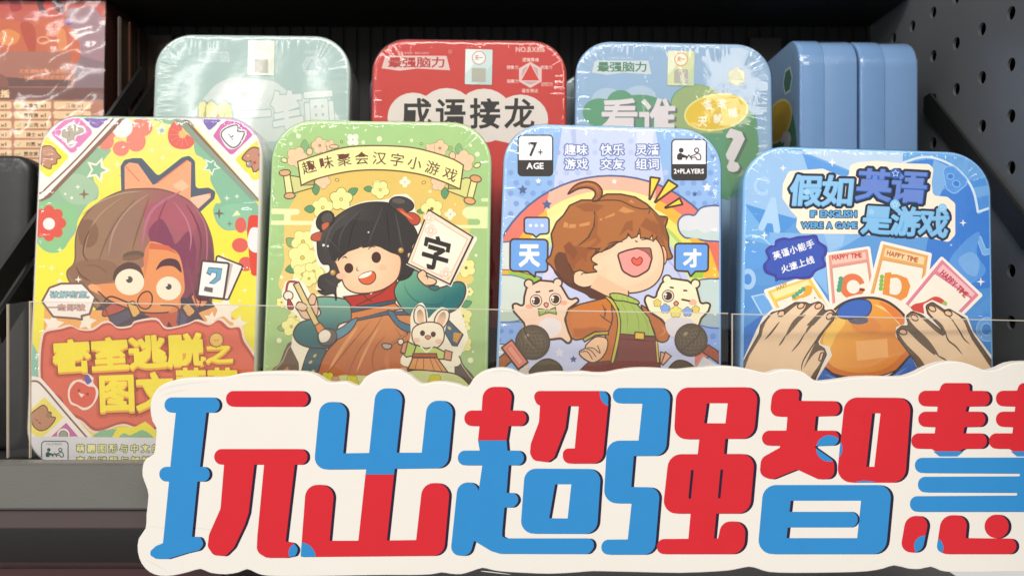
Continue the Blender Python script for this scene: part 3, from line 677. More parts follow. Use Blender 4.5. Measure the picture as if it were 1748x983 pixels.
    for x, y, r, a in ((380, 110, 88, 20), (375, 245, 108, 60), (375, 385, 80, 10), (470, 360, 76, 80), (430, 420, 60, 20), (200, 620, 42, 0), (320, 740, 60, 30), (282, 822, 72, 50)):
        flower(F, x, y, r, Y, YO, 'd7bf58', 5, a, 5)
    F.circ(200, 408, 15, 'e6ecc8', n=14); F.circ(182, 940, 20, 'e6ecc8', n=14)
    F.at(640, 390, 4.914)
    for x, y, r, a in ((765, 330, 72, 30), (790, 530, 34, 0), (735, 735, 72, -20), (755, 825, 42, 10), (745, 970, 62, 40)):
        flower(F, x, y, r, Y, YO, '8a7a3a', 5, a, 5)
    leaf(F, 720, 650, 812, 615, 32); F.circ(848, 226, 12, 'e6ecc8', n=12)
    # rocks at the foot
    F.at(440, 420, 4.095)
    F.blob([(95, 880), (150, 820), (190, 720), (230, 670), (330, 700), (360, 800), (340, 1100), (60, 1100)], '6e5a4c', sub=0)
    F.curve([(110, 870), (170, 810), (210, 720), (240, 690)], 5, 'b9a98e'); F.poly([(165, 880), (210, 840), (225, 880)], 'c4835c')
    F.blob([(1290, 800), (1400, 760), (1440, 830), (1520, 930), (1560, 1100), (1250, 1100)], '5e5048'); F.curve([(1400, 780), (1440, 850), (1500, 930)], 5, 'b9a98e')
    # white cut-out halo
    F.at(440, 200, 4.914)
    halo = [(440, 960), (470, 860), (540, 800), (610, 800), (660, 835), (760, 755), (900, 705), (1050, 695), (1100, 685), (1150, 650), (1250, 645), (1310, 700), (1325, 800), (1370, 850), (1360, 930), (1430, 830), (1850, 1010), (1640, 1390), (1750, 1395), (1770, 1480), (1700, 1600), (1740, 1750), (1770, 1850), (1700, 2000), (1650, 2010), (1650, 2300), (350, 2300), (345, 2060), (280, 1930), (300, 1790), (370, 1700), (300, 1640), (235, 1600), (200, 1480), (230, 1380), (330, 1345), (400, 1400), (440, 1480), (600, 1500), (480, 1450), (520, 1340), (590, 1310), (500, 1230), (470, 1090)]
    F.poly(rp([(x, y, 25) for x, y in halo]), 'f1ead6')
    # left sleeve, sash, skirt
    OL = '57382f'
    F.at(440, 420, 4.095)
    F.blob([(375, 700), (480, 680), (440, 900), (430, 1000), (300, 1000), (310, 860)], '47626c', (6, OL))
    for x, y in ((400, 765), (370, 810), (385, 875)): F.circ(x, y, 16, 'cdae62', 9, -40, n=10)
    F.blob([(410, 360), (620, 375), (670, 470), (650, 520), (560, 560), (560, 690), (400, 712), (290, 680), (250, 610), (290, 540), (370, 510), (440, 470)], lambda x, y: mixc('76a793', '3c6a6e', (y-380)/200), (8, OL), sub=60)
    F.blob([(700, 500), (640, 560), (570, 640), (480, 740), (430, 860), (430, 1000), (1080, 1000), (1100, 700), (1080, 480), (900, 465)], lambda x, y: mixc('d08850', 'b56438', (y-500)/380), (8, OL), sub=70)
    for l in ([(790, 520), (640, 700), (480, 900)], [(880, 480), (790, 620), (700, 740), (620, 920)], [(900, 620), (830, 700), (800, 800), (830, 900)], [(960, 560), (1040, 700), (1080, 760)]):
        F.curve(l, 5, '8a4a30', taper=True)
    F.curve([(700, 560), (600, 700), (500, 860)], 26, 'da9a62', taper=True); F.curve([(850, 560), (760, 720), (690, 880)], 18, 'd99a66', taper=True)
    F.curve([(920, 720), (900, 800), (920, 880)], 30, 'c57848', taper=True)
    # collar / bodice
    F.poly([(600, 355), (800, 330), (970, 240), (960, 400), (1000, 440), (660, 500), (650, 410)], 'b5352b', (8, OL))
    F.line([(690, 415), (860, 330), (950, 255)], 6, OL); F.line([(735, 335), (770, 375), (800, 385)], 6, OL)
    F.poly([(780, 325), (820, 318), (790, 340)], 'eedfc8')
    F.poly([(655, 430), (960, 375), (960, 398), (655, 462)], '36586e', (6, OL))
    F.poly([(655, 465), (960, 400), (1000, 440), (655, 515)], 'd07f42', (6, OL))
    F.poly([(650, 520), (900, 455), (1060, 460), (1060, 482), (900, 480), (700, 520)], '3f6480', (6, OL))
    F.blob([(700, 505), (650, 590), (560, 650), (540, 600), (600, 560), (660, 515)], '5f8c9c', (6, OL))
    F.blob([(905, 455), (950, 460), (990, 520), (1080, 560), (1080, 600), (1020, 590), (960, 540)], '45708a', (6, OL))
    # right sleeve
    F.blob([(1000, 232), (1090, 172), (1130, 190), (1160, 260), (1220, 295), (1300, 285), (1390, 250), (1445, 270), (1450, 340), (1400, 430), (1300, 480), (1200, 500), (1060, 480), (985, 400), (955, 310)], lambda x, y: mixc('76b28c', '1f6a6e', ((x-960)*.6+(y-200))/400), (8, OL), sub=55)
    F.curve([(1020, 260), (1050, 330), (1120, 390), (1220, 410), (1300, 390), (1310, 310)], 5, '2b5a58', taper=True)
    # hand at the card
    # brush hand
    F.at(440, 390, 4.914)
    F.blob([(425, 600), (455, 548), (490, 570), (505, 640), (500, 720), (440, 760), (380, 750), (345, 700), (320, 660), (345, 615), (400, 640)], 'dcb795', (7, OL))
    F.curve([(355, 695), (400, 690), (430, 690)], 5, OL, taper=True); F.curve([(435, 600), (450, 640), (490, 640)], 5, OL, taper=True)
    F.curve([(325, 450), (260, 450), (240, 520)], 20, OL); F.curve([(325, 450), (262, 452), (242, 520)], 11, 'a8453c')
    F.circ(257, 563, 40, 'ece0cf', 38, ol=(7, OL)); F.blob([(262, 590), (300, 650), (290, 680), (255, 670), (250, 620)], 'a83f36', (6, OL))
    F.poly([(300, 470), (345, 448), (520, 800), (475, 815)], lambda x, y: mixc('d9c58a', 'a88c58', (x-y*.45-150)/60), (8, OL))
    F.blob([(320, 665), (345, 618), (400, 635), (415, 670), (380, 690)], 'e0bd9c', (6, OL)); F.blob([(425, 600), (455, 548), (490, 572), (480, 630), (445, 640)], 'dcb795', (6, OL))
    F.poly([(478, 812), (525, 790), (575, 850), (505, 880)], 'd88f4f', (7, OL))
    F.blob([(515, 880), (570, 840), (640, 850), (665, 910), (620, 975), (545, 975), (508, 930)], '6c5f58', (7, '4a3a34'))
    F.blob([(515, 885), (560, 850), (605, 868), (610, 905), (580, 945), (530, 950)], 'e6dccb')
    # girl: back hair, face, fringe, buns
    H = '322d2b'
    F.at(440, 200, 4.914)
    F.blob([(500, 1090), (505, 1000), (560, 910), (640, 850), (760, 770), (900, 722), (1050, 715), (1130, 740), (1230, 830), (1310, 920), (1340, 1010), (1290, 1100), (1300, 1300), (1200, 1370), (1100, 1330), (700, 1370), (660, 1530), (640, 1480), (560, 1490), (505, 1455), (555, 1455), (510, 1420), (520, 1340), (600, 1300), (600, 1240), (545, 1230), (510, 1170)], lambda x, y: mixc('46413f', '302b29', abs(x-700)/350), (7, '2b211d'), sub=90)
    F.blob([(1120, 1170), (1060, 1215), (1095, 1290), (1180, 1330), (1280, 1310), (1330, 1250), (1290, 1150)], H)
    F.blob([(640, 1180), (720, 1130), (850, 1090), (1000, 1080), (1110, 1130), (1200, 1180), (1180, 1340), (1080, 1430), (960, 1470), (830, 1475), (740, 1430), (700, 1340), (660, 1240)], lambda x, y: mixc('f3d3ae', 'eab993', math.hypot(x-900, y-1250)/330), (8, OL), sub=60)
    F.circ(1290, 1160, 34, 'e9c39b', 42, ol=(6, OL))
    fr = [(620, 1200), (590, 1090), (650, 960), (800, 860), (1000, 880), (1150, 960), (1300, 1060), (1290, 1140), (1195, 1150), (1120, 1138), (1060, 1110), (1000, 1075), (990, 1048), (960, 1085), (880, 1100), (868, 1050), (850, 1100), (760, 1130), (700, 1180), (672, 1215), (672, 1175), (660, 1210), (628, 1200)]
    F.poly(fr, H)
    F.circ(568, 870, 70, H, 88, 35, ol=(7, '2b211d')); F.circ(582, 850, 44, '524c48', 50, 35)
    F.blob([(540, 900), (590, 880), (600, 910), (560, 950), (540, 940)], 'c4643f', (5, OL)); F.blob([(470, 980), (520, 965), (550, 985), (520, 1040), (455, 1030), (450, 1000)], 'c2583e', (5, OL))
    F.at(640, 200, 4.914)
    F.circ(224, 732, 104, '3d3836', 62, 12, ol=(7, '2b211d')); F.circ(200, 705, 55, '5b5450', 22, 5)
    F.blob([(180, 770), (230, 765), (270, 800), (330, 805), (380, 850), (360, 900), (310, 900), (260, 840), (210, 800)], 'bb4a35', (6, OL)); F.curve([(210, 785), (260, 820), (320, 860)], 12, 'd9834f', taper=True)
    F.at(440, 390, 4.914)
    F.curve([(700, 200), (560, 60), (500, 70)], 4, '5a5350', taper=True); F.curve([(640, -20), (560, 40), (530, 130)], 30, '4b4542', taper=True)
    F.circ(553, 141, 12, 'd9d4cf', n=12); F.circ(590, 149, 9, 'd9d4cf', n=12); F.circ(930, 33, 8, 'cfcac4', n=10)
    # hair sheen
    F.at(440, 200, 4.914)
    for l, w_, c_ in (([(760, 800), (640, 900), (580, 1020), (570, 1120)], 16, '55504c'), ([(900, 760), (780, 860), (700, 980), (680, 1100)], 10, '4a4643'), ([(1050, 750), (1000, 880), (960, 980), (930, 1060)], 9, '4a4643'), ([(1150, 800), (1180, 920), (1200, 1040), (1220, 1100)], 9, '4e4a46'), ([(1080, 770), (1090, 900), (1100, 1000), (1110, 1080)], 8, '1f1b1a'), ([(860, 800), (800, 920), (770, 1040), (760, 1110)], 8, '1f1b1a'), ([(560, 1350), (620, 1400), (680, 1420)], 10, '4e4a46')):
        F.curve(l, w_, c_, taper=True)
    F.at(440, 390, 4.914)
    # face details
    F.circ(765, 333, 38, '4a2a22', 42); F.circ(995, 243, 40, '4a2a22', 47)
    F.curve([(708, 252), (735, 238), (752, 255)], 8, OL, taper=True); F.curve([(925, 180), (955, 152), (988, 158)], 8, OL, taper=True)
    F.curve([(836, 320), (832, 350), (852, 355)], 6, OL, taper=True)
    F.circ(700, 400, 40, 'f0b99a', 26); F.circ(1050, 330, 34, 'f0b99a', 26)
    F.blob([(848, 420), (880, 380), (960, 360), (988, 385), (985, 430), (940, 468), (880, 462)], 'd9663c', (6, OL)); F.blob([(850, 410), (880, 382), (955, 362), (945, 390), (900, 412), (858, 418)], 'f8eee0')
    F.circ(632, 370, 24, 'b98f4a', ol=(4, '6b4a2e')); F.circ(627, 364, 9, 'e8c98a')
    F.at(640, 390, 4.914)
    F.circ(219, 184, 24, 'b98f4a', ol=(4, '6b4a2e')); F.circ(214, 178, 9, 'e8c98a')
    # card
    card = [(400, -75), (838, 70), (632, 475), (268, 295)]
    F.poly([(448, -155), (838, 68), (640, 490), (262, 302)], 'f1ead6')
    F.poly([(452, -155), (822, 72), (632, 470), (270, 292)], 'f2ddc6', (10, '3d2a22'))
    F.poly([(452, -110), (778, 92), (614, 430), (306, 278)], 'efe9d8', (5, 'd9a98c'))
    F.line([(822, 72), (632, 470)], 16, '3d2a22')
    for x, y in ((455, -90), (470, 20), (596, 380)):
        flower(F, x, y, 44, 'f0dcc8', 'd9a98c', None, 4, 10, 4); F.circ(x, y, 16, 'f2e6d6', 22, 20, ol=(4, 'd9a98c'))
    F.text('字', 430, 40, 250, 280, '2c2624', 0.03, ang=16, shear=-0.1)
    F.blob([(360, 380), (400, 350), (430, 370), (440, 400), (510, 430), (505, 465), (440, 485), (390, 450), (362, 415)], 'ebc49f', (8, OL)); F.curve([(420, 470), (470, 475), (505, 462)], 6, OL, taper=True); F.curve([(415, 400), (440, 405), (440, 430)], 6, OL, taper=True)
    F.blob([(455, 490), (520, 480), (540, 500), (510, 520), (470, 510)], '2f6f70', (6, OL))
    # blue ribbon on the right
    F.poly([(620, 770), (740, 890), (690, 985), (650, 980), (575, 850)], '40627a', (8, OL)); F.poly([(660, 870), (730, 880), (690, 960), (655, 940)], 'c98f3f'); F.circ(625, 835, 18, 'd9b060', 11, 40)
    # rabbit
    F.poly(smooth([(300, 740), (345, 650), (400, 625), (440, 700), (450, 750), (500, 700), (560, 660), (620, 690), (610, 780), (590, 850), (590, 940), (640, 990), (700, 1150), (240, 1150), (270, 990), (300, 900)], True, 5), 'f0e8d2')
    F.blob([(340, 790), (330, 700), (365, 645), (415, 665), (430, 740), (425, 800)], 'efe3cc', (8, OL)); F.blob([(360, 780), (355, 700), (385, 680), (408, 720), (405, 790)], lambda x, y: mixc('9a8468', 'e6bb9a', (y-680)/70))
    F.blob([(500, 790), (520, 720), (570, 680), (620, 700), (615, 770), (560, 840)], 'efe3cc', (8, OL)); F.blob([(520, 790), (545, 720), (585, 700), (595, 760), (555, 825)], lambda x, y: mixc('9a8468', 'e6bb9a', (y-690)/70))
    F.blob([(310, 880), (340, 820), (440, 785), (540, 800), (580, 860), (570, 950), (500, 1010), (390, 1010), (330, 960)], 'f0e4cc', (8, OL))
    F.circ(350, 935, 30, 'efc4a8', 20); F.circ(535, 945, 30, 'efc4a8', 20)
    F.circ(400, 877, 21, '4a2a22', 24); F.circ(490, 887, 21, '4a2a22', 24); F.blob([(420, 908), (445, 895), (470, 910), (445, 930)], 'd98468', (5, OL))
    F.at(440, 420, 4.095)
    F.poly([(1045, 665), (1000, 740), (1040, 775), (1110, 760), (1115, 700)], 'b8cc66', (7, OL)); F.poly([(1015, 680), (1050, 665), (1030, 750), (1000, 740)], 'd9977a', (6, OL))
    F.poly([(1110, 690), (1170, 715), (1240, 705), (1310, 740), (1300, 790), (1080, 780)], 'c3d272', (7, OL)); F.line([(1140, 700), (1180, 745), (1220, 705)], 7, 'f2eedb'); F.poly([(1310, 725), (1360, 740), (1350, 800), (1300, 790)], 'd9977a', (6, OL))
    F.poly([(1085, 750), (1250, 750), (1255, 778), (1085, 775)], 'b5532f', (6, OL)); F.poly([(1085, 780), (1255, 780), (1330, 880), (1050, 860)], 'd9975c', (7, OL))
    for a, b in (((1120, 785), (1100, 855)), ((1160, 785), (1160, 862)), ((1205, 785), (1235, 870)), ((1235, 785), (1290, 876))): F.line([a, b], 4, '8a4a30')
    F.line([(930, 690), (1045, 610)], 12, OL); F.line([(930, 690), (1040, 613)], 6, 'cf9560'); F.blob([(870, 685), (900, 680), (935, 690), (930, 712), (900, 720), (875, 705)], 'b9aca0', (6, OL)); F.circ(1000, 668, 20, 'efe3cc', ol=(6, OL))
    # pale ground, yellow blossom at the foot
    F.blob([(1000, 890), (1100, 865), (1250, 875), (1400, 900), (1500, 1000), (1500, 1100), (800, 1100), (760, 950)], 'ccd29a', (7, OL)); F.poly([(440, 930), (600, 900), (800, 905), (760, 1100), (400, 1100)], 'c9cf95')
    for x, y, r in ((490, 925, 42), (660, 945, 40), (1240, 940, 42), (1020, 870, 26), (545, 935, 26)): flower(F, x, y, r, 'cfc83c' if r != 26 else 'c99a86', '7a6a20', None, 5, 20, 5)
    F.circ(150, 660, 18, 'e6ecc8', n=12); F.circ(1487, 798, 20, 'e6ecc8', n=12); F.circ(1505, 738, 8, 'e6ecc8', n=12)
# ------------------------------------------------------------ artwork: laughing boy with open mouth (blue tin)
def art_laugh(F):
    OL = '4f3526'; NV = '53618f'
    F.at(840, 190, 4.095)
    F.poly([(0, 0), (1720, 0), (1720, 2100), (0, 2100)], '8fb6e6')
    # pale burst
    for p in ([(500, 60), (1130, 60), (1200, 470), (1180, 700), (420, 700), (440, 440)], [(60, 560), (300, 640), (60, 900)]): F.poly(p, 'c3cfec' if p[0][0] == 500 else 'a3c0e8')
    F.poly([(540, 60), (580, 60), (590, 240), (570, 300)], 'aebce2'); F.poly([(1020, 60), (1140, 60), (1120, 250), (1000, 300)], 'd6dcf0')
    for r_ in range(6):
        for c_ in range(8):
            x = 130+c_*78+(39 if r_ % 2 else 0); y = 430+r_*72
            if x < 760: F.circ(x, y, 20, '7f9fd8' if x < 420 else 'b3c0e6', n=14)
            x2 = 1760-(x-130)
            if x2 > 1050: F.circ(x2, y, 20, '7f9fd8' if x2 > 1230 else 'b3c0e6', n=14)
    for y in (210, 290): F.circ(1545, y+25, 19, '7696cf', n=14); F.circ(460, y, 19, '9fb0e0', n=14); F.circ(720, y, 19, 'b7c3e8', n=14); F.circ(970, y, 19, 'b7c3e8', n=14)
    # rainbow
    F.at(840, 290, 4.914)
    def arc(r, col): F.poly(circle(995, 1000, r, r*0.93, 0, 60), col)
    arc(1030, NV); arc(1012, 'e0796a')
    F.poly([(480, 180)]+[p for p in circle(995, 1000, 1012, 941, 0, 40, 240, 292)]+[(1370, 300), (1450, 500), (400, 500)], 'eeb59e')
    arc(895, 'eeb43c'); F.poly([(455, 330)]+circle(995, 1000, 893, 830, 0, 30, 232, 296)+[(1300, 500), (500, 600)], 'f0e296')
    arc(800, 'e9dd6a'); arc(730, 'b4cc66'); F.poly(circle(995, 1000, 820, 750, 0, 40, 215, 305)+[(995, 900)], 'ece8a0'); arc(700, 'd0e094'); arc(640, 'b5c5ea')
    # lower background
    F.poly([(300, 1000), (560, 760), (1560, 760), (1700, 1000), (1700, 2000), (300, 2000)], 'c5cbea')
    F.poly([(470, 780), (560, 790), (440, 1000), (380, 1000)], 'd6d0ea'); F.curve([(1480, 760), (1560, 860), (1600, 960)], 14, 'a9b0d6')
    # left: white cloud pieces
    F.poly([(-40, 605), (300, 605), (300, 850), (-40, 830)], 'd6dcd6'); F.line([(60, 610), (160, 600)], 9, NV)
    F.poly([(-40, 830), (160, 835), (420, 900), (420, 960), (-40, 960)], '4a5a78'); F.poly([(-40, 838), (160, 843), (400, 905), (300, 950), (-40, 900)], 'efb02f'); F.poly([(130, 850), (250, 870), (400, 910), (400, 960), (160, 905)], '8fc04a')
    F.at(840, 460, 4.914)
    F.blob([(-60, 45), (60, 45), (200, 55), (330, 110), (400, 200), (330, 420), (200, 440), (60, 445), (-60, 440)], 'cfd8d0', (8, '6a7a98'))
    F.poly([(-60, 350), (280, 360), (280, 430), (100, 440), (-60, 435)], 'b4c4b8'); F.curve([(30, 440), (150, 440), (240, 425)], 8, '55689a')
    F.poly([(-60, 446), (260, 446), (240, 640), (-60, 620)], '86a8e0')
    for x, y in ((80, 515), (160, 520), (60, 590)): F.circ(x, y, 20, '6c8cd0', n=14)
    F.poly([(-60, 620), (220, 640), (220, 760), (-60, 760)], 'd9d8e6'); F.curve([(20, 620), (120, 630), (200, 660)], 6, OL)
    # right side: cloud etc.
    F.at(1040, 290, 4.914)
    F.blob([(715, 380), (770, 320), (870, 300), (960, 310), (1060, 330), (1060, 600), (900, 600), (780, 590), (720, 565), (640, 570), (585, 510), (580, 430), (620, 385), (670, 375)], 'd8dade', (11, NV))
    F.blob([(600, 510), (680, 510), (740, 500), (800, 530), (880, 510), (960, 540), (1040, 520), (1040, 590), (780, 580), (640, 560)], 'c3d4d0')
    F.poly([(820, 612), (960, 612), (960, 900), (900, 830)], 'e2705a'); F.poly([(835, 640), (930, 900), (720, 900), (700, 860), (835, 850)], 'efb83c'); F.poly([(700, 850), (800, 850), (780, 905), (690, 905)], '9cc646')
    F.at(1040, 460, 4.914)
    F.blob([(740, 110), (820, 80), (900, 80), (1040, 95), (1040, 480), (900, 490), (760, 470), (700, 300)], 'c2d4d0', (9, NV)); F.poly([(760, 370), (1040, 370), (1040, 480), (900, 486), (760, 465)], 'a2b6bc')
    F.poly([(770, 470), (1040, 490), (1040, 720), (800, 700)], '84a4e0'); F.circ(870, 560, 26, '6c8cd0'); F.curve([(770, 470), (860, 490), (960, 492)], 8, '4f629a')
    # stars
    for fx, st in (((840, 290), ((257, 168, 42, NV), (460, 292, 45, NV), (388, 95, 26, 'eef0f8'), (1025, 98, 24, 'f6f2ee'))), ((1040, 290), ((820, 148, 38, 'f4eff2'), (717, 204, 26, '4c5c94'))), ((840, 460), ((565, 695, 46, 'dfdcf0'), (682, 752, 32, '5b5a94')))):
        F.at(*fx, 4.914)
        for x, y, r, c in st: F.star(x, y, r, c, inner=.5)
    # age badge, words, players badge
    F.at(840, 190, 4.095)
    def badge(x0, y0, x1, y1, split):
        F.poly(rp([(x0, y0), (x1, y0), (x1, y1), (x0, y1)], 32), '2e2b29'); F.poly(rp([(x0+9, y0+9, 24), (x1-9, y0+9, 24), (x1-9, split, 0), (x0+9, split, 0)]), 'f2eef4')
    badge(178, 165, 428, 456, 342); badge(1252, 194, 1502, 485, 370)
    F.text('7', 252, 220, 68, 94, '2e2b29', 0.02); F.text('+', 320, 268, 36, 38, '2e2b29', 0.015); F.text('AGE', 240, 362, 122, 42, 'f2eef4', 0.03); F.text('2+PLAYERS', 1270, 404, 212, 32, 'f2eef4', 0.035)
    players(F, 1376, 300, 1.0, '2e2b29', 'f2eef4')
    for x, a, b in ((505, '趣味', '游戏'), (757, '快乐', '交友'), (1003, '灵活', '组词')):
        for s_, y in ((a, 232), (b, 332)): F.text(s_, x, y, 166, 76, 'eef0fb', 0.014, ol=[(0.12, '6d7fb8')])
        F.text(a, x, 232, 166, 76, 'eef0fb', 0.014)
    # speech bubbles
    F.at(840, 290, 4.914)
    F.poly(rp([(270, 400, 25), (478, 400, 25), (478, 535, 25), (402, 540, 3), (370, 565, 3), (338, 540, 3), (270, 530, 25)]), 'a0bbec', (11, OL))
    for x in (322, 370, 420): F.circ(x, 467, 13, 'eef0fa', n=14)
    F.poly(rp([(152, 580, 35), (468, 585, 35), (465, 855, 30), (365, 858, 3), (360, 900, 3), (300, 852, 3), (150, 848, 35)]), '6fa2e4', (12, OL))
    F.text('天', 225, 630, 175, 180, 'f6f2fa', 0.045)
    F.at(1040, 290, 4.914)
    F.poly(rp([(552, 618, 30), (832, 620, 30), (828, 850, 30), (722, 852, 3), (682, 895, 3), (660, 852, 3), (550, 845, 30)]), '68a0e6', (12, OL))
    F.text('才', 618, 665, 155, 150, 'f6f2fa', 0.045)
    # yellow exclamation wedges
    for p in ([(345, 62), (425, 72), (335, 265)], [(495, 85), (575, 135), (372, 285)], [(590, 238), (615, 290), (452, 325)]): F.poly(rp([(x, y, 4) for x, y in p]), 'f5d544', (13, OL))
    # ---- boy: neck / back hair
    F.at(840, 460, 4.914)
    F.blob([(520, -10), (620, 120), (780, 200), (840, 240), (960, 240), (1060, 190), (1000, 60), (700, -60)], '5b3628', (9, OL))
    F.at(840, 290, 4.914)
    # hair mass
    hair = [(490, 800), (440, 765), (490, 720), (510, 640), (495, 540), (540, 440), (600, 380), (650, 300), (750, 255), (870, 255), (960, 205), (1080, 205), (1200, 230), (1300, 290), (1400, 390), (1475, 395), (1465, 440), (1450, 480), (1480, 560), (1480, 640), (1500, 700), (1520, 740), (1460, 755), (1400, 800), (1200, 850), (800, 900), (600, 900), (540, 860)]
    F.poly(rp([(x, y, 30) for x, y in hair]), 'ad6a36', (11, OL))
    F.blob([(520, 760), (560, 690), (650, 720), (700, 800), (690, 940), (620, 930), (550, 860)], '6b3f2a')
    F.blob([(1410, 660), (1440, 640), (1465, 700), (1460, 770), (1430, 800), (1405, 760)], 'e8b48a', (7, OL)); F.poly([(1385, 580), (1370, 500), (1330, 400), (1420, 480), (1450, 640)], '9a5a30')
    # face
    F.blob([(830, 745), (880, 700), (1000, 650), (1120, 560), (1300, 540), (1400, 610), (1440, 740), (1420, 880), (1340, 980), (1200, 1030), (1040, 1020), (900, 960), (850, 870), (820, 800)], 'efc9a6', (9, OL))
    F.blob([(880, 780), (1000, 660), (1150, 570), (1300, 560), (1380, 620), (1400, 740), (1360, 860), (1200, 960), (1000, 960), (880, 880)], 'f0cfae')
    # ear and side strand
    F.blob([(690, 880), (680, 920), (720, 975), (790, 985), (850, 965), (900, 930), (960, 900), (900, 850), (780, 850)], 'f0cba8', (0.01, OL)); F.curve([(682, 890), (690, 950), (760, 985), (840, 970), (888, 925), (930, 960)], 9, OL); F.curve([(735, 885), (780, 878), (860, 885)], 7, OL, taper=True)
    F.poly([(690, 870), (720, 850), (900, 850), (960, 800), (960, 900), (860, 900), (760, 905)], 'f0cba8'); F.curve([(745, 885), (760, 868), (800, 870)], 7, OL, taper=True)
    F.poly(rp([(680, 860, 10), (640, 780), (660, 700), (720, 640, 10), (880, 650), (865, 700), (828, 740, 12), (840, 770, 8), (885, 795, 2), (850, 800, 8), (848, 825, 8), (880, 855, 2), (800, 865, 10), (735, 840, 10), (715, 850, 6)]), 'a6612f', (9, OL))
    F.poly([(690, 840), (640, 780), (600, 640), (720, 600), (860, 655), (800, 700), (790, 780), (760, 740), (700, 790)], '98552c')
    # fringe
    fr = [(640, 640), (600, 500), (800, 330), (1100, 300), (1350, 420), (1385, 560), (1350, 600), (1343, 545), (1320, 580), (1275, 570), (1245, 575), (1238, 490), (1215, 560), (1170, 575), (1140, 535), (1130, 570), (1080, 600), (980, 640), (920, 690), (880, 690), (905, 660), (860, 662), (800, 655), (720, 640)]
    F.poly([(x, y) for x, y in fr], 'ad6a36'); F.line([(1385, 560), (1350, 600), (1343, 545), (1320, 580), (1275, 570), (1245, 575), (1238, 490), (1215, 560), (1170, 575), (1140, 535), (1130, 570), (1080, 600), (980, 640), (920, 690), (880, 688), (905, 660), (860, 662), (800, 655)], 8, OL)
    F.poly([(850, 305), (865, 360), (850, 470), (800, 570), (720, 640), (880, 570), (860, 610), (800, 655), (860, 650), (920, 600), (880, 540), (890, 400)], 'a05c2e')
    F.poly([(845, 305), (858, 390), (845, 480), (800, 565), (715, 638), (760, 625), (875, 572), (850, 615), (800, 652), (735, 632), (815, 570), (862, 470), (865, 360)], '5b3f28')
    for p in ([(595, 485), (605, 435), (640, 450), (635, 485)], [(640, 488), (650, 455), (705, 458), (700, 488)], [(728, 480), (735, 455), (820, 435), (815, 465)], [(900, 428), (905, 410), (925, 405), (920, 425)], [(945, 410), (950, 395), (1030, 360), (1025, 385)], [(1060, 345), (1100, 310), (1200, 350), (1120, 365)], [(1145, 270), (1165, 250), (1200, 285)]): F.poly(p, 'cf8f55')
    F.poly([(700, 300), (800, 275), (940, 300), (880, 350), (780, 350)], '9b5a30'); F.poly([(600, 640), (650, 600), (720, 690), (680, 760), (640, 700), (620, 700)], '8a4c2a'); F.poly([(1060, 560), (1120, 440), (1180, 420), (1180, 520), (1140, 500)], '98582e'); F.poly([(1240, 470), (1290, 400), (1370, 450), (1390, 560), (1330, 520)], '98582e')
    F.curve([(850, 265), (960, 255), (1080, 262), (1180, 310), (1280, 330), (1325, 318)], 6, OL); F.curve([(1325, 320), (1320, 350), (1310, 370)], 6, OL, taper=True)
    F.blob([(1350, 350), (1420, 400), (1470, 400), (1440, 440), (1455, 500), (1475, 600), (1440, 560), (1410, 480)], '8f5630')
    # ahoge
    F.poly(smooth([(640, 200), (700, 130), (790, 100), (870, 115), (920, 170), (915, 225), (880, 260), (840, 258), (865, 215), (855, 175), (800, 150), (720, 160)], True, 5), 'a6612f', (11, OL))
    F.curve([(720, 140), (800, 120), (870, 145), (895, 200)], 10, 'c17c42', taper=True)
    # eyes shut, blush marks
    F.at(1040, 290, 4.914)
    F.curve([(-20, 625), (50, 605), (115, 605)], 9, OL, taper=True); F.curve([(265, 590), (320, 580), (375, 600)], 9, OL, taper=True); F.curve([(215, 590), (228, 603), (240, 600)], 8, OL, taper=True)
    F.at(840, 290, 4.914)
    for x in (940, 965): F.line([(x, 715), (x+35, 665)], 5, 'd98a7a', taper=True)
    # mouth
    F.at(1040, 290, 4.914)
    F.poly(rp([(68, 705, 25), (150, 675, 30), (230, 658, 30), (345, 658, 15), (358, 740, 40), (330, 840, 70), (215, 908, 80), (110, 850, 70)]), 'ea9c94', (11, OL))
    F.poly([(230, 660), (340, 660), (355, 740), (300, 690)], 'a8675a'); F.curve([(240, 662), (310, 690), (352, 745)], 6, '8a4438')
    F.poly(smooth([(230, 752), (255, 732), (277, 750), (268, 785), (235, 803), (200, 785), (187, 755), (205, 735)], True, 4), 'e2604e', (7, '9c3c34'))
    # ---- body
    F.at(1040, 460, 4.914)
    F.poly([(-90, 40), (160, 180), (165, 225), (60, 260), (-60, 200), (-160, 150)], 'eabf9c'); F.line([(160, 182), (162, 215)], 8, OL)
    F.blob([(270, 300), (370, 370), (460, 450), (505, 520), (490, 590), (440, 610), (395, 580), (370, 500), (300, 380)], 'b96a33', (9, OL)); F.curve([(420, 560), (470, 520), (440, 480)], 18, 'cf8450', taper=True)
    F.poly([(0, 230), (180, 230), (240, 300), (330, 400), (385, 560), (90, 540), (70, 400)], 'a3b95c', (8, OL))
    for a in ([(100, 270), (150, 380), (150, 520)], [(180, 290), (240, 400), (250, 530)], [(240, 320), (310, 430), (330, 540)]): F.curve(a, 4, '7d9444', taper=True)
    F.blob([(5, 205), (100, 205), (230, 255), (240, 290), (120, 265), (40, 255)], 'a9bf5e', (8, OL))
    for x in (60, 110, 150, 200): F.line([(x, 218+x*.08), (x+8, 252+x*.14)], 3, '7d9444')
    F.poly([(95, 540), (385, 565), (425, 800), (430, 900), (-300, 900), (-200, 800)], '7a3c34', (8, OL)); F.line([(95, 580), (390, 605)], 6, '552a28')
    F.poly([(385, 600), (405, 600), (418, 780), (400, 780)], 'ddb94e', (5, OL))
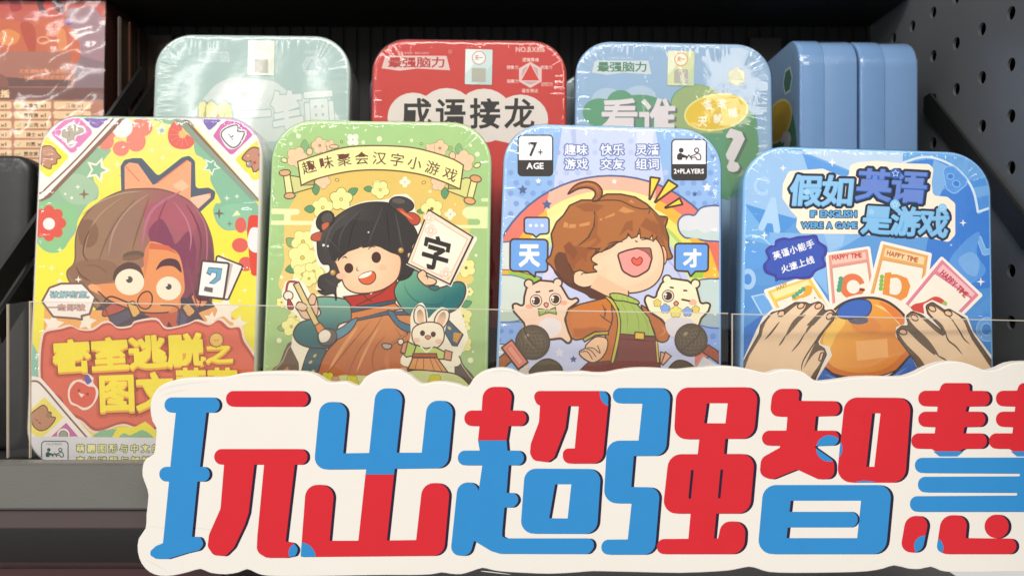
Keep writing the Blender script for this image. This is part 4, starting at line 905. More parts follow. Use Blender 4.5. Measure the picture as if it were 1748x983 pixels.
    F.poly([(215, 525), (295, 530), (292, 588), (212, 582)], 'e4b944', (8, OL)); F.poly([(430, 690), (470, 700), (440, 790), (425, 780)], 'e2a684', (7, OL)); F.poly([(470, 690), (520, 725), (450, 800), (435, 790)], 'e2a684', (7, OL))
    F.at(840, 460, 4.914)
    # jacket
    F.poly(rp([(965, 235, 10), (1060, 330, 30), (1075, 500, 30), (1040, 760, 5), (860, 780, 5), (900, 700), (960, 620), (940, 500), (900, 300)]), 'c06f30', (9, OL))
    F.poly(rp([(965, 235, 20), (740, 290, 30), (640, 330, 30), (618, 400, 20), (625, 500, 20), (640, 560, 30), (700, 590, 20), (760, 580, 10), (850, 520, 10), (975, 520, 8), (1000, 460, 10), (1010, 400, 20), (1000, 280)]), 'c97734', (9, OL))
    F.poly([(680, 490), (760, 495), (860, 480), (970, 500), (860, 515), (760, 570), (690, 570)], 'b4642c')
    for i in range(16): F.circ(655-(4 if i < 8 else -i*4+32), 352+i*14, 3, OL, n=6)
    for i in range(9): F.circ(665+i*10, 330-i*5, 3.5, OL, n=6)
    F.curve([(925, 290), (945, 350), (940, 405)], 7, OL, taper=True); F.curve([(900, 375), (940, 410), (1010, 455)], 8, OL, taper=True); F.curve([(955, 320), (950, 360), (945, 400)], 7, OL, taper=True)
    F.poly([(760, 580), (860, 525), (975, 515), (978, 545), (870, 550), (775, 605)], 'b9ab42', (8, OL))
    F.poly(smooth([(790, 630), (870, 565), (960, 580), (965, 660), (920, 740), (850, 780), (790, 760), (740, 720), (735, 685), (780, 660)], True, 4), 'ecc09a', (8, OL))
    for a in ([(745, 690), (800, 690), (840, 750)], [(780, 660), (830, 680), (870, 730)], [(800, 655), (850, 660), (905, 700), (885, 640)]): F.curve(a, 6, OL)
    F.at(1040, 460, 4.914)
    F.poly(smooth([(-15, 225), (40, 270), (80, 360), (95, 460), (80, 600), (40, 770), (15, 770), (50, 600), (70, 460), (55, 360), (10, 280), (-30, 235)], True, 4), 'c9b84a', (7, OL))
    # ---- pink bear
    F.at(840, 460, 4.914)
    def bear(pts, col, e1, e2):
        for x, y, r in (e1, e2): F.circ(x, y, r, col, ol=(12, OL))
        F.poly(rp([(x, y, 40) for x, y in pts]), col, (13, OL))
        for x, y, r in (e1, e2): F.circ(x, y, r-6, col)
    bear([(290, 150), (400, 92), (500, 100), (580, 140), (650, 260), (710, 235), (730, 265), (640, 330), (610, 420), (640, 520), (670, 590), (640, 625), (580, 575), (460, 590), (290, 570), (270, 450), (180, 350), (170, 290), (205, 285), (265, 315), (270, 230)], 'efcdb4', (308, 120, 36), (550, 112, 36))
    F.circ(485, 485, 100, 'e6dcdc', 82); F.circ(315, 310, 34, 'e6a890', 20); F.circ(600, 280, 30, 'e6a890', 20)
    def eye(x, y, r=48):
        F.circ(x, y, r, '4a2f24'); F.circ(x, y, r-7, 'f0dcc6'); F.circ(x, y, r-17, '4a2f24'); F.circ(x-20, y-12, 11, 'f6eee6'); F.circ(x-20, y+10, 6, 'f6eee6')
    eye(368, 262, 52); eye(530, 250, 52)
    F.line([(370, 190), (398, 186)], 14, OL); F.line([(482, 182), (508, 176)], 14, OL); F.blob([(435, 290), (453, 278), (472, 290), (462, 315), (445, 312)], 'ea9a84', (6, OL))
    F.poly([(388, 330), (430, 335), (465, 348), (530, 318), (540, 375), (470, 360), (395, 388)], '9cb257', (8, '5a6a2e')); F.circ(462, 352, 14, '8aa04c', 18, ol=(5, '5a6a2e'))
    # ---- cream bear
    F.at(1040, 460, 4.914)
    bear([(400, 190), (440, 110), (520, 75), (660, 95), (730, 150), (765, 290), (815, 278), (850, 290), (830, 350), (770, 410), (750, 470), (740, 600), (545, 560), (515, 520), (440, 420), (330, 350), (295, 260), (310, 210), (390, 245)], 'f4e8c4', (485, 85, 36), (722, 120, 36))
    F.blob([(470, 440), (560, 400), (700, 430), (700, 560), (520, 560)], 'dcd6dc'); F.circ(700, 275, 34, 'efb59c', 26)
    eye(492, 222, 52); F.line([(610, 252), (670, 264)], 15, '3e2a20'); F.line([(512, 150), (535, 154)], 14, OL); F.line([(625, 176), (648, 178)], 14, OL); F.blob([(540, 285), (560, 265), (580, 285), (560, 305)], 'ea8a78', (6, OL))
    for x, y, r, c in ((402, 282, 30, 'e6cd66'), (468, 328, 38, '86a8e4'), (556, 355, 46, 'e8dc74'), (655, 355, 38, '86a8e4'), (725, 335, 30, 'e6cd66')): flower(F, x, y, r, c, OL, None, 5, -90, 6, .5)
    # ---- microphones
    MC = '5a4c3a'
    def grille(x, y, r):
        for k in range(-3, 4):
            h = math.sqrt(max(0, 1-(k/4)**2))*r*.88; F.curve([(x+k*r/4.2-h*.35, y-h*.8), (x+k*r/4.2+r*.06, y), (x+k*r/4.2-h*.35+r*.2, y+h*.8)], 4, '75664f', taper=True); F.curve([(x-h*.85, y+k*r/4.2), (x, y+k*r/4.2+r*.08), (x+h*.85, y+k*r/4.2)], 4, '75664f', taper=True)
        F.circ(x-r*.35, y-r*.38, r*.16, '9c8d74', r*.1, -40)
    F.at(840, 460, 4.914)
    F.poly([(10, 780), (120, 690), (170, 760), (60, 860)], 'a8653a', (9, OL)); F.circ(340, 610, 142, MC, ol=(9, OL)); grille(340, 610, 140); F.curve([(270, 480), (290, 560), (400, 680)], 8, '43382c', taper=True); F.curve([(250, 480), (280, 580), (370, 680)], 6, '7c6c56', taper=True)
    F.poly([(80, 655), (165, 590), (300, 775), (220, 835)], 'dd8670', (10, OL)); F.poly([(125, 665), (160, 635), (262, 772), (228, 798)], 'e79c88', (5, 'c96a58'))
    for i in range(6): F.line([(395+i*1, 560+i*17), (425, 556+i*17)], 3, 'b5a58c', taper=True)
    F.blob([(310, 860), (400, 770), (480, 750), (560, 790), (590, 860), (560, 960), (340, 960)], MC, (9, OL)); F.poly([(230, 840), (300, 790), (310, 900), (240, 900)], 'cfc6bc')
    F.at(1040, 460, 4.914)
    F.poly([(780, 690), (830, 630), (1000, 740), (1000, 840)], 'a24f32', (9, OL)); F.circ(685, 590, 134, MC, ol=(9, OL)); grille(685, 590, 132); F.curve([(760, 480), (740, 560), (600, 680)], 8, '43382c', taper=True)
    F.blob([(490, 850), (540, 780), (600, 760), (680, 790), (720, 850), (700, 950), (500, 950)], MC, (9, OL)); F.poly([(730, 820), (790, 730), (940, 820), (940, 900), (720, 900)], 'd8d4dc'); F.line([(720, 810), (785, 730)], 10, 'b8a898')
def players(F, x, y, k, dk, lt):
    """two people joined at a small table"""
    F.circ(x-54*k, y-26*k, 17*k, dk, n=16); F.blob([(x-80*k, y+38*k), (x-82*k, y+8*k), (x-62*k, y-8*k), (x-42*k, y+2*k), (x-10*k, y+16*k), (x-14*k, y+28*k), (x-44*k, y+26*k), (x-50*k, y+40*k)], dk)
    F.circ(x+54*k, y-26*k, 15*k, lt, ol=(6*k, dk), n=16); F.poly(smooth([(x+80*k, y+38*k), (x+80*k, y+8*k), (x+60*k, y-6*k), (x+44*k, y+4*k), (x+14*k, y+16*k), (x+20*k, y+24*k), (x+46*k, y+22*k), (x+56*k, y+38*k)], True, 3), lt, (6*k, dk))
    F.line([(x-20*k, y+38*k), (x, y+6*k), (x+20*k, y+38*k)], 6*k, dk)
# ------------------------------------------------------------ artwork: two hands at a bell (blue wide tin)
def art_bell(F):
    F.lw = 1.5
    OL = '4f3d33'; SK = 'eccdab'
    F.at(1240, 240, 3.6417)
    F.poly([(0, 0), (1748, 0), (1748, 2100), (0, 2100)], lambda x, y: mixc('6fa8e0', '3f83cc', y/1500), sub=200)
    F.at(1250, 240, 4.468)
    for p, c in (([(60, 30), (560, 90), (600, 260), (480, 600), (60, 470)], '97bfe8'), ([(60, 480), (500, 600), (320, 780), (280, 720)], '4f93d8'), ([(90, 480), (280, 730), (300, 800), (60, 740)], '72aee4'),
                 ([(330, 20), (540, 110), (590, 270), (900, 260), (890, 240)], '5a9ae0'), ([(550, 90), (900, 230), (1300, 260), (1300, 20), (500, 20)], 'b9d2ec'), ([(280, 700), (1000, 720), (700, 900), (300, 830)], '7fb2e6'), ([(700, 710), (860, 720), (840, 800), (740, 850)], '96bfe9')): F.poly(p, c)
    F.curve([(70, 745), (150, 722), (240, 750), (300, 810)], 10, 'a6cbf0', taper=True); F.circ(140, 900, 110, '5c9ce0', 90)
    F.text('C', 175, 280, 110, 118, 'a9cbef', 0.08, ang=8); F.text('C', 190, 292, 82, 92, '8fbbe9', 0.02, ang=8)
    F.text('A', 235, 445, 160, 220, 'a9cdf0', 0.07, ang=8)
    F.line([(312, 112), (388, 148)], 12, 'c9dff4', taper=True)
    for x, y, r in ((387, 211, 28), (762, 168, 34), (244, 722, 30), (95, 776, 36)): F.sparkle(x, y, r, 'f0eee6')
    F.at(1470, 240, 4.468)
    F.poly([(300, 180), (500, 145), (560, 145), (540, 300), (400, 300)], '3e83d8')
    F.blob([(560, 150), (700, 210), (800, 300), (860, 420), (890, 560), (980, 540), (1040, 800), (1040, 1100), (500, 1100), (500, 800), (600, 420), (640, 350)], '3c7dd2')
    F.poly([(555, 145), (700, 210), (600, 420), (540, 440), (530, 250)], '7aaee4')
    F.poly([(830, 305), (1040, 270), (1040, 500), (900, 530)], '4d8fd9'); F.poly([(850, 360), (1040, 330), (1040, 400), (870, 440)], '6ea6e2')
    F.curve([(320, 170), (450, 130), (560, 135), (700, 195), (800, 290), (860, 400), (890, 545)], 12, 'cfe2f5'); F.line([(890, 545), (1040, 495)], 12, 'cfe2f5')
    F.poly(rp([(620, 210, 40), (700, 190, 50), (810, 300, 40), (800, 340, 30), (710, 412, 40), (650, 370, 30)]), '5896de', (6, '86b6ea')); F.circ(680, 275, 26, '3c7dd2', 22, ol=(5, '86b6ea')); F.circ(725, 330, 30, '3c7dd2', 24, 30, ol=(5, '86b6ea'))
    F.poly(rp([(875, 730, 20), (910, 725, 20), (950, 830, 10), (1010, 820, 10), (1020, 850, 10), (930, 880, 20)]), '79aee6', (4, '9cc4ee'))
    F.blob([(680, 900), (800, 760), (900, 700), (880, 860), (950, 1000), (800, 1100), (690, 1000)], '5b97dd')
    F.sparkle(777, 628, 28, 'f0eee6'); F.sparkle(685, 797, 12, 'cfe2f5')
    F.at(1470, 430, 4.468)
    F.circ(960, 590, 110, '4a89d6', 120); F.circ(960, 590, 80, '6ba1e0', 90, ol=(6, '8db8ea')); F.circ(955, 590, 40, '4a86d4', 46, ol=(6, '8db8ea'))
    F.sparkle(912, 227, 34, 'eceae4'); F.blob([(740, 60), (830, 0), (900, 60), (880, 180), (800, 160)], '79abe4')
    F.at(1250, 430, 4.468)
    F.circ(122, 208, 58, 'a3c6ec', 80); F.circ(118, 208, 30, '4b8ad6', 42)
    F.poly([(150, 340), (240, 320), (335, 430), (240, 500)], '6ea8e4', (7, 'b5d3f0')); F.poly([(600, 100), (710, 60), (730, 330), (600, 170)], '86b8ea'); F.poly([(60, 600), (240, 470), (100, 900), (60, 900)], '2f6fc6')
    # title block
    F.at(1250, 240, 4.468)
    CR = 'f4e8d6'
    cream = [(380, 440), (385, 330), (430, 235), (560, 225), (690, 215), (760, 245), (860, 285), (890, 260), (895, 190), (960, 165), (1100, 155), (1250, 170), (1320, 175), (1500, 180), (1535, 215), (1520, 320), (1530, 420), (1640, 430), (1700, 480), (1700, 720), (1650, 775), (1580, 760), (1480, 735), (1300, 745), (1150, 735), (1000, 715), (520, 710), (485, 660), (495, 590), (450, 540)]
    F.poly(rp([(x, y, 34) for x, y in cream]), CR)
    K = '1f2a40'
    def title(s, x, y, w, h, col, ang=0, b=.038):
        F.text(s, x, y, w, h, col, b, ang=ang, shear=0.08, jit=0.0, gap=-0.06, ol=[(0.115, K)]); F.text(s, x-3, y-4, w, h, mixc(col, 'ffffff', .12), b*.6, ang=ang, shear=.08, gap=-0.06)
    title('英语', 952, 212, 545, 245, '2166c8', 3)
    title('假如', 440, 262, 490, 235, '6db4e6', 1)
    title('是游戏', 995, 490, 665, 220, '62b0e4', 3)
    for x, y, r, c in ((1244, 252, 42, '2f5fb4'), (570, 392, 26, '8fc8ee'), (1240, 488, 38, '84c2ec'), (1060, 545, 28, '84c2ec'), (1602, 515, 34, '84c2ec')):
        F.circ(x, y, r, c); F.star(x, y, r*.72, 'c6e0f5', 5, .5); F.star(x, y, r*.5, c, 5, .5)
    F.at(1250, 240, 4.468)
    for s, x, y, w in (('IF ENGLISH', 595, 538, 355), ('WERE A GAME', 525, 624, 428)):
        F.text(s, x, y, w, 46, '5ea6dc', 0.045, ol=[(0.14, K)])
    # cards
    def card(pts, base, band, paper='f1e8da'):
        F.poly(rp([(x, y, 16) for x, y in pts]), 'f3ebe0')
        c = [sum(p[0] for p in pts)/4, sum(p[1] for p in pts)/4]
        q = [(c[0]+(x-c[0])*.88, c[1]+(y-c[1])*.9) for x, y in pts]; F.poly(q, base)
        tl, tr, br, bl = q
        L = lambda a, b, t: (a[0]+(b[0]-a[0])*t, a[1]+(b[1]-a[1])*t)
        r1 = [L(L(tl, tr, .07), L(bl, br, .07), .05), L(L(tl, tr, .93), L(bl, br, .93), .05), L(L(tl, tr, .93), L(bl, br, .93), .2), L(L(tl, tr, .07), L(bl, br, .07), .2)]
        F.poly(r1, band)
        r2 = [L(L(tl, tr, .06), L(bl, br, .06), .26), L(L(tl, tr, .94), L(bl, br, .94), .26), L(L(tl, tr, .94), L(bl, br, .94), 1.0), L(L(tl, tr, .06), L(bl, br, .06), 1.0)]
        F.poly(rp([(x, y, 10) for x, y in r2]), paper, (4, mixc(base, '703020', .25)))
        for a in (tl, tr): pass
    F.at(1250, 430, 4.468)
    card([(235, 290), (600, 170), (800, 480), (430, 660)], 'ecc85a', 'f2e4a6'); F.text('HAPP', 330, 265, 90, 34, 'b98f4a', .03, ang=-27)
    F.poly(smooth([(460, 350), (540, 320), (555, 262), (605, 262), (600, 320), (540, 350), (470, 370)], True, 4), 'f0a93c'); [F.circ(470+i*24, 340-i*19, 17, '57a883') for i in range(4)]
    F.poly([(625, 342), (640, 350), (625, 356)], '4a3a30')
    card([(710, 8), (1050, -44), (1110, 360), (745, 430)], 'e29a8c', 'f0c4b4'); F.text('HAPPY TIME', 760, 28, 228, 34, 'c4433a', .04, ang=-5)
    F.union([circle(915, 262, 96, 97)], 'e07a4c', holes=[circle(922, 266, 50, 52), [(945, 262), (1045, 222), (1045, 278), (960, 274)]]); F.poly([(970, 275), (1012, 285), (1008, 300), (970, 295)], '7a3a2c')
    for i in range(4): F.circ(828-i*5, 205+i*28, 19, '4fa07e')
    F.at(1470, 430, 4.468)
    card([(150, -85), (540, 10), (480, 430), (20, 400)], 'e3a763', 'f2d2a0'); F.text('HAPPY TIME', 200, -12, 245, 36, 'b9623c', .04, ang=14)
    F.poly([(180, 160), (230, 155), (230, 170), (270, 170), (350, 200), (375, 260), (350, 340), (290, 380), (160, 340)], 'e5913f'); F.circ(262, 262, 46, 'f1e8da', 66); F.poly(rp([(222, 200, 8), (262, 197, 8), (262, 328, 8), (215, 320, 8)]), 'f1e8da')
    for i in range(4): F.circ(158-i*3, 190+i*30, 17, '86b84e')
    card([(612, 30), (930, 330), (760, 500), (280, 420)], 'dd8398', 'f0bcc0'); F.text('HAPPY TIME', 628, 135, 268, 44, 'b93a48', .04, ang=44)
    F.poly(smooth([(400, 400), (480, 380), (560, 340), (620, 360), (640, 400), (560, 440), (480, 470), (380, 440)], True, 4), 'cf4840'); F.circ(635, 395, 20, '9cbc54')
    # starburst with slogan
    F.at(1250, 430, 4.468)
    bl = smooth([(320, 190), (250, 160), (235, 100), (270, 50), (250, -10), (290, -50), (320, -50), (330, -90), (390, -110), (440, -105), (500, -120), (570, -125), (640, -130), (665, -80), (720, -40), (720, 20), (700, 50), (715, 110), (640, 150), (600, 200), (530, 210), (470, 205), (420, 215), (360, 215), (330, 225)], True, 5)
    F.poly(bl, '3e3f9e'); F.poly([(478+(x-478)*.9, 48+(y-48)*.87) for x, y in bl], '3a56b4')
    F.text('英语小能手', 300, 5, 330, 62, 'eeeef4', .025, ang=-18, gap=.05); F.text('火速上线', 362, 108, 265, 60, 'eeeef4', .025, ang=-18, gap=.05)
    # dome bell
    halo = smooth([(700, 470), (760, 400), (880, 345), (1000, 320), (1150, 325), (1280, 370), (1380, 450), (1450, 560), (1450, 700), (1380, 900), (1300, 1100), (700, 1100), (640, 800)], True, 4)
    F.poly(halo, 'efe6da'); 
    F.blob([(640, 700), (700, 560), (780, 440), (880, 375), (1010, 350), (1130, 360), (1230, 410), (1320, 500), (1370, 620), (1360, 760), (1280, 870), (1160, 930), (980, 960), (850, 950), (700, 890), (650, 800)], lambda x, y: mixc('efb048', 'e2903c', (x-640)/600+(y-600)/900), (13, '4a3a38'), sub=70)
    F.poly(smooth([(655, 750), (780, 880), (980, 920), (1180, 880), (1340, 740), (1350, 800), (1260, 890), (1100, 945), (950, 955), (780, 925), (680, 860)], True, 4), 'd27a3c')
    F.blob([(690, 690), (730, 580), (820, 500), (860, 540), (790, 640), (740, 740)], 'f5c765'); F.curve([(1080, 400), (1200, 460), (1280, 560)], 13.5, 'f6cf8c', taper=True); F.poly([(940, 680), (1180, 660), (1190, 800), (950, 830)], 'efb068'); F.blob([(1120, 380), (1230, 430), (1320, 530), (1340, 620), (1290, 560), (1200, 470)], 'e27f3f')
    F.blob([(900, 520), (950, 470), (1040, 480), (1130, 560), (1100, 620), (950, 610)], 'e08c40')
    F.blob([(880, 505), (930, 515), (1020, 500), (1030, 535), (970, 552), (900, 540)], '5c5f74'); F.blob([(795, 460), (850, 395), (950, 362), (1040, 375), (1060, 430), (1020, 490), (900, 510), (820, 500)], '3e68bc', (6, '34405a'))
    F.blob([(660, 870), (800, 950), (980, 985), (1200, 945), (1370, 780), (1400, 850), (1420, 1100), (640, 1100)], '3f6cc0', (12, '3a3a4a')); F.curve([(700, 930), (900, 1000), (1150, 985), (1330, 880)], 22, '6a95d6', taper=True)
    # left hand
    F.poly(rp([(x, y, 20) for x, y in [(60, 870), (180, 600), (230, 500), (310, 430), (400, 420), (520, 350), (600, 365), (680, 355), (730, 420), (790, 450), (780, 520), (700, 600), (660, 700), (740, 720), (760, 790), (690, 900), (600, 1050), (60, 1050)]]), 'efe6da')
    F.poly(rp([(x, y, 24) for x, y in [(80, 850), (120, 770), (205, 620), (215, 560), (300, 462), (390, 440), (480, 385), (560, 385), (590, 400), (660, 378), (700, 410), (695, 450), (760, 440), (790, 470), (770, 520), (700, 600), (640, 700), (700, 735), (718, 780), (680, 860), (640, 950), (600, 1060), (60, 1060)]]), '6b5848', (6, OL))
    def finger(p, n=4): F.poly(smooth(p, True, n), SK)
    F.poly(rp([(100, 870, 5), (130, 790, 10), (222, 640, 20), (235, 580, 20), (320, 490, 20), (440, 520, 20), (560, 560, 20), (680, 560, 10), (620, 720, 20), (560, 850, 10), (500, 1060), (60, 1060)]), SK)
    finger([(300, 480), (360, 455), (395, 470), (370, 530), (300, 600), (260, 640), (240, 570)]); finger([(400, 480), (490, 405), (545, 395), (555, 420), (500, 490), (420, 560), (350, 600), (370, 520)])
    finger([(520, 490), (620, 400), (675, 395), (688, 420), (620, 500), (520, 600), (440, 640), (470, 550)]); finger([(600, 580), (700, 475), (745, 450), (768, 480), (740, 530), (660, 630), (580, 720), (520, 680)])
    finger([(540, 900), (620, 780), (680, 750), (700, 775), (660, 860), (600, 950), (560, 1060), (500, 1060)])
    for l, w_ in (([(360, 530), (300, 610), (248, 668)], 9), ([(410, 630), (380, 680), (355, 715)], 8), ([(555, 615), (510, 690), (450, 762)], 8), ([(700, 590), (620, 700), (540, 830), (525, 905)], 7)): F.curve(l, w_, OL, taper=True)
    F.poly(smooth([(505, 490), (560, 480), (510, 530), (460, 590), (410, 640), (420, 600), (460, 530)], True, 4), '6b5848'); F.poly(smooth([(640, 500), (660, 500), (610, 560), (555, 625), (570, 580), (600, 540)], True, 4), '6b5848')
    F.poly(smooth([(640, 680), (660, 720), (600, 790), (560, 860), (540, 890), (580, 800)], True, 4), '6b5848')
    for x, y, a in ((522, 410, -30), (655, 412, -30), (740, 490, -45), (372, 470, -30)): F.circ(x, y, 28, 'eac09a', 20, a, ol=(6, OL))
    F.poly(rp([(672, 770, 10), (700, 762, 10), (680, 828, 10), (655, 830, 10)]), 'eac09a', (6, OL))
    # right hand
    F.at(1470, 430, 4.468)
    F.poly(rp([(x, y, 20) for x, y in [(480, 470), (470, 400), (540, 365), (640, 410), (700, 430), (810, 490), (850, 600), (1060, 880), (1060, 1000), (480, 1000), (380, 790), (260, 640), (265, 570), (330, 550), (330, 480), (400, 450), (470, 470)]]), 'efe6da')
    F.poly(rp([(x, y, 24) for x, y in [(505, 470), (490, 410), (540, 382), (600, 420), (635, 445), (670, 435), (790, 505), (830, 600), (1030, 880), (1030, 1010), (500, 1010), (400, 820), (280, 660), (265, 600), (310, 562), (365, 570), (340, 490), (385, 452), (460, 480), (600, 590), (625, 600)]]), '6b5848', (6, OL))
    F.poly(rp([(560, 760, 20), (620, 640, 20), (760, 560, 10), (810, 620, 10), (1000, 900, 5), (1030, 1010), (520, 1010), (560, 860, 5)]), SK)
    finger([(288, 620), (300, 590), (350, 600), (430, 680), (560, 790), (640, 830), (640, 930), (520, 900), (440, 800), (340, 700)])
    finger([(365, 510), (385, 475), (440, 490), (560, 600), (680, 690), (700, 800), (600, 790), (500, 660), (400, 560)])
    finger([(510, 440), (540, 410), (580, 430), (680, 510), (740, 610), (760, 720), (680, 690), (620, 560), (540, 490)]); finger([(650, 470), (690, 455), (770, 515), (810, 600), (860, 720), (800, 720), (740, 610), (700, 520)])
    for l in ([(640, 600), (660, 670), (720, 720), (772, 785)], [(680, 500), (740, 590), (780, 660), (825, 702)], [(580, 790), (620, 810), (665, 838)]): F.curve(l, 8, OL, taper=True)
    F.poly(smooth([(370, 545), (440, 600), (520, 680), (590, 790), (520, 745), (440, 670), (350, 595)], True, 4), '6b5848')
    F.curve([(790, 510), (850, 640), (940, 770), (1025, 890)], 20, '6b5848')
    for x, y, a in ((540, 432, 30), (405, 502, 30), (318, 610, 10), (662, 468, 20)): F.circ(x, y, 30, 'eac09a', 20, a, ol=(6, OL))
# ------------------------------------------------------------ artwork: back row
def logo(F, x, y, w, h, col, box, small):
    F.text('SUPER BRAIN', x+w*.2, y-h*.33, w*.5, h*.17, small, .02)
    F.poly([(x-w*.04, y+h*.02), (x+w*.02, y-h*.04), (x+w*1.0, y-h*.02), (x+w*1.06, y+h*1.12), (x+w*.78, y+h*1.05), (x+w*.5, y+h*.98), (x+w*.2, y+h*1.16), (x-w*.1, y+h*.96)], box)
    F.poly([(x-w*.01, y+h*.06), (x+w*.97, y+h*.03), (x+w*1.02, y+h*1.05), (x+w*.5, y+h*.9), (x+w*.18, y+h*1.08), (x-w*.06, y+h*.9)], mixc(box, col, .0))
    F.text('最强脑力', x, y+h*.06, w*.98, h*.86, col, .02, gap=-.04)
def authlabel(F, *a): F.sticker = (F.fr, a)
def draw_sticker(F, x, y, w, h, ang, base, red, ink):
    """security sticker with round seal; its printed square code is left blank"""
    c, s = cos(radians(ang)), sin(radians(ang)); R = lambda u, v: (x+u*w*c-v*h*s, y+u*w*s+v*h*c)
    F.poly(rp([(*R(0, 0), 8), (*R(1, 0), 8), (*R(1, 1), 8), (*R(0, 1), 8)]), base); F.poly([R(.0, .0), R(.6, 0), R(.2, .55), R(0, .7)], mixc(base, 'ffffff', .3)); F.poly([R(.4, 1), R(1, .4), R(1, .95), R(.95, 1)], mixc(base, '90b8b0', .35))
    q = R(.5, .24); F.circ(q[0], q[1], w*.24, mixc(base, 'ffffff', .4), ol=(w*.025, red)); F.text('天一', q[0]-w*.15, q[1]-w*.09, w*.3, w*.18, red, .04)
    F.poly([R(.25, .53), R(.77, .53), R(.77, .93), R(.25, .93)], 'a9a89c')
def art_pale(F):
    F.at(240, 40, 4.6)
    F.poly([(0, 0), (1748, 0), (1748, 2600), (0, 2600)], lambda x, y: mixc('9fb9b7', 'a6beb8', y/800), sub=300)
    logo(F, 470, 225, 220, 75, 'a5bdbc', 'b9cccb', 'b5cac8')
    F.poly(smooth([(520, 560), (600, 480), (720, 430), (900, 440), (1050, 460), (1150, 530), (1260, 560), (1440, 540), (1500, 640), (1500, 900), (380, 900), (420, 700)], True, 4), 'c8d2ce')
    F.text('100', 470, 640, 240, 170, 'e0dc98', .1, ol=[(.17, 'a3bdb8')]); F.text('一笔画', 760, 560, 760, 330, 'd3dad6', .035, ang=-4, ol=[(.06, '9db8b4')])
    F.poly(circle(1345, 335, 82, 82, 0, 6), 'b8c6c8'); F.poly(circle(1345, 335, 66, 66, 30, 6), 'acc3c0'); F.poly([(1345, 265), (1410, 375), (1280, 375)], '9fb8b8', (4, 'c2cfd0')); F.text('逻辑思维', 1285, 215, 120, 26, 'b9c6c8', .02)
    authlabel(F, 846, 138, 208, 272, 1, 'efeed8', 'd9c878', 'a0a090')
def art_red(F):
    F.at(600, 40, 4.468)
    F.poly([(0, 0), (1748, 0), (1748, 2600), (0, 2600)], 'bb3631')
    logo(F, 275, 252, 450, 96, 'a8302f', 'd3b6b2', 'c98f88')
    F.circ(752, 218, 12, 'bb3631', ol=(3, 'c98f88'))
    cl = [circle(470, 720, 195, 190), circle(725, 700, 220, 205), circle(1010, 705, 220, 205), circle(1290, 735, 210, 190), [(300, 700), (1480, 720), (1400, 960), (1050, 880), (300, 860)]]
    F.union(cl, 'd3cbc4')
    F.text('成语接龙', 375, 572, 1025, 235, '262321', .022, gap=.1)
    F.text('NO.BX106', 1252, 182, 225, 38, 'd8aea6', .03)
    hx = circle(1364, 395, 92, 92, 30, 6); F.poly(hx, 'bb3631', (10, 'd3b6b2'))
    F.poly(hx, 'd3b6b2'); F.poly([(1364, 312), (1432, 437), (1296, 437)], 'c2342b'); F.poly([(1372, 318), (1425, 345), (1430, 425)], 'b89a98', (3, 'e5cfca')); F.poly([(1356, 318), (1300, 350), (1292, 425)], 'b89a98', (3, 'e5cfca')); F.poly([(1300, 443), (1430, 443), (1364, 475)], 'b89a98', (3, 'e5cfca'))
    for s, x, y, w in (('逻辑思维', 1302, 265, 128), ('想象力', 1182, 322, 92), ('创造力', 1440, 322, 92), ('观察力', 1184, 428, 92), ('记忆力', 1444, 450, 92), ('语言表达', 1296, 500, 128)): F.text(s, x, y, w, 30, 'dcb6ae', .02)
    authlabel(F, 870, 200, 206, 268, 1.2, 'bfd3d2', 'd07a68', '60605a')
def art_guess(F):
    F.at(960, 50, 3.933)
    F.poly([(0, 0), (1573, 0), (1573, 2600), (0, 2600)], lambda x, y: mixc('8fadcd', '8ba9c4', y/900), sub=300)
    F.union([circle(300, 480, 105, 85), circle(520, 460, 110, 80)], 'a6bccf')
    F.union([circle(250, 560, 115, 95), circle(390, 500, 95, 90), circle(520, 560, 200, 120), circle(900, 500, 175, 130), circle(1130, 640, 180, 130), circle(1200, 800, 120, 280), [(200, 560), (1300, 600), (1300, 1200), (200, 900)]], '5c9472')
    F.union([circle(905, 500, 172, 126), [(730, 520), (1000, 430), (1080, 700), (740, 700)]], '93a975')
    F.circ(1200, 860, 110, '5e8f68', 320)
    logo(F, 232, 215, 345, 80, '4c7c62', 'c2cdd2', 'a9c0cc')
    F.text('看谁', 265, 478, 520, 290, '6a7276', .025); F.text('看谁', 250, 465, 520, 285, 'd6d0d2', .022)
    F.circ(1033, 558, 212, 'd9b93c', 118, -9, ol=(9, 'e0d68a'), n=48)
    F.circ(880, 640, 40, 'e6c96a', 14)
    for s, x, y, a in (('答', 940, 485, -12), ('来', 1045, 465, 8), ('天', 910, 590, 0), ('就', 1010, 570, -4), ('嘴', 1110, 535, -8)): F.text(s, x, y, 62, 66, 'eee6ce', .03, ang=a)
    F.text('?', 1112, 690, 140, 270, '566a5c', .04); F.text('?', 1095, 682, 140, 265, 'd3cfce', .035)
    F.poly([(1115, 885), (1150, 880), (1155, 920), (1120, 920)], 'd3cfce')
    F.circ(597, 195, 11, '8fadcd', ol=(3, 'a9c0cc'))
    F.poly(circle(1170, 320, 62, 62, 30, 6), 'cfd0b0', (4, 'a5a78a')); F.poly([(1120, 330), (1165, 270), (1215, 345)], 'bfc3a0', (4, '8f9478'))
    authlabel(F, 708, 148, 178, 232, 1, 'ccd3a2', 'd98350', '70705c')
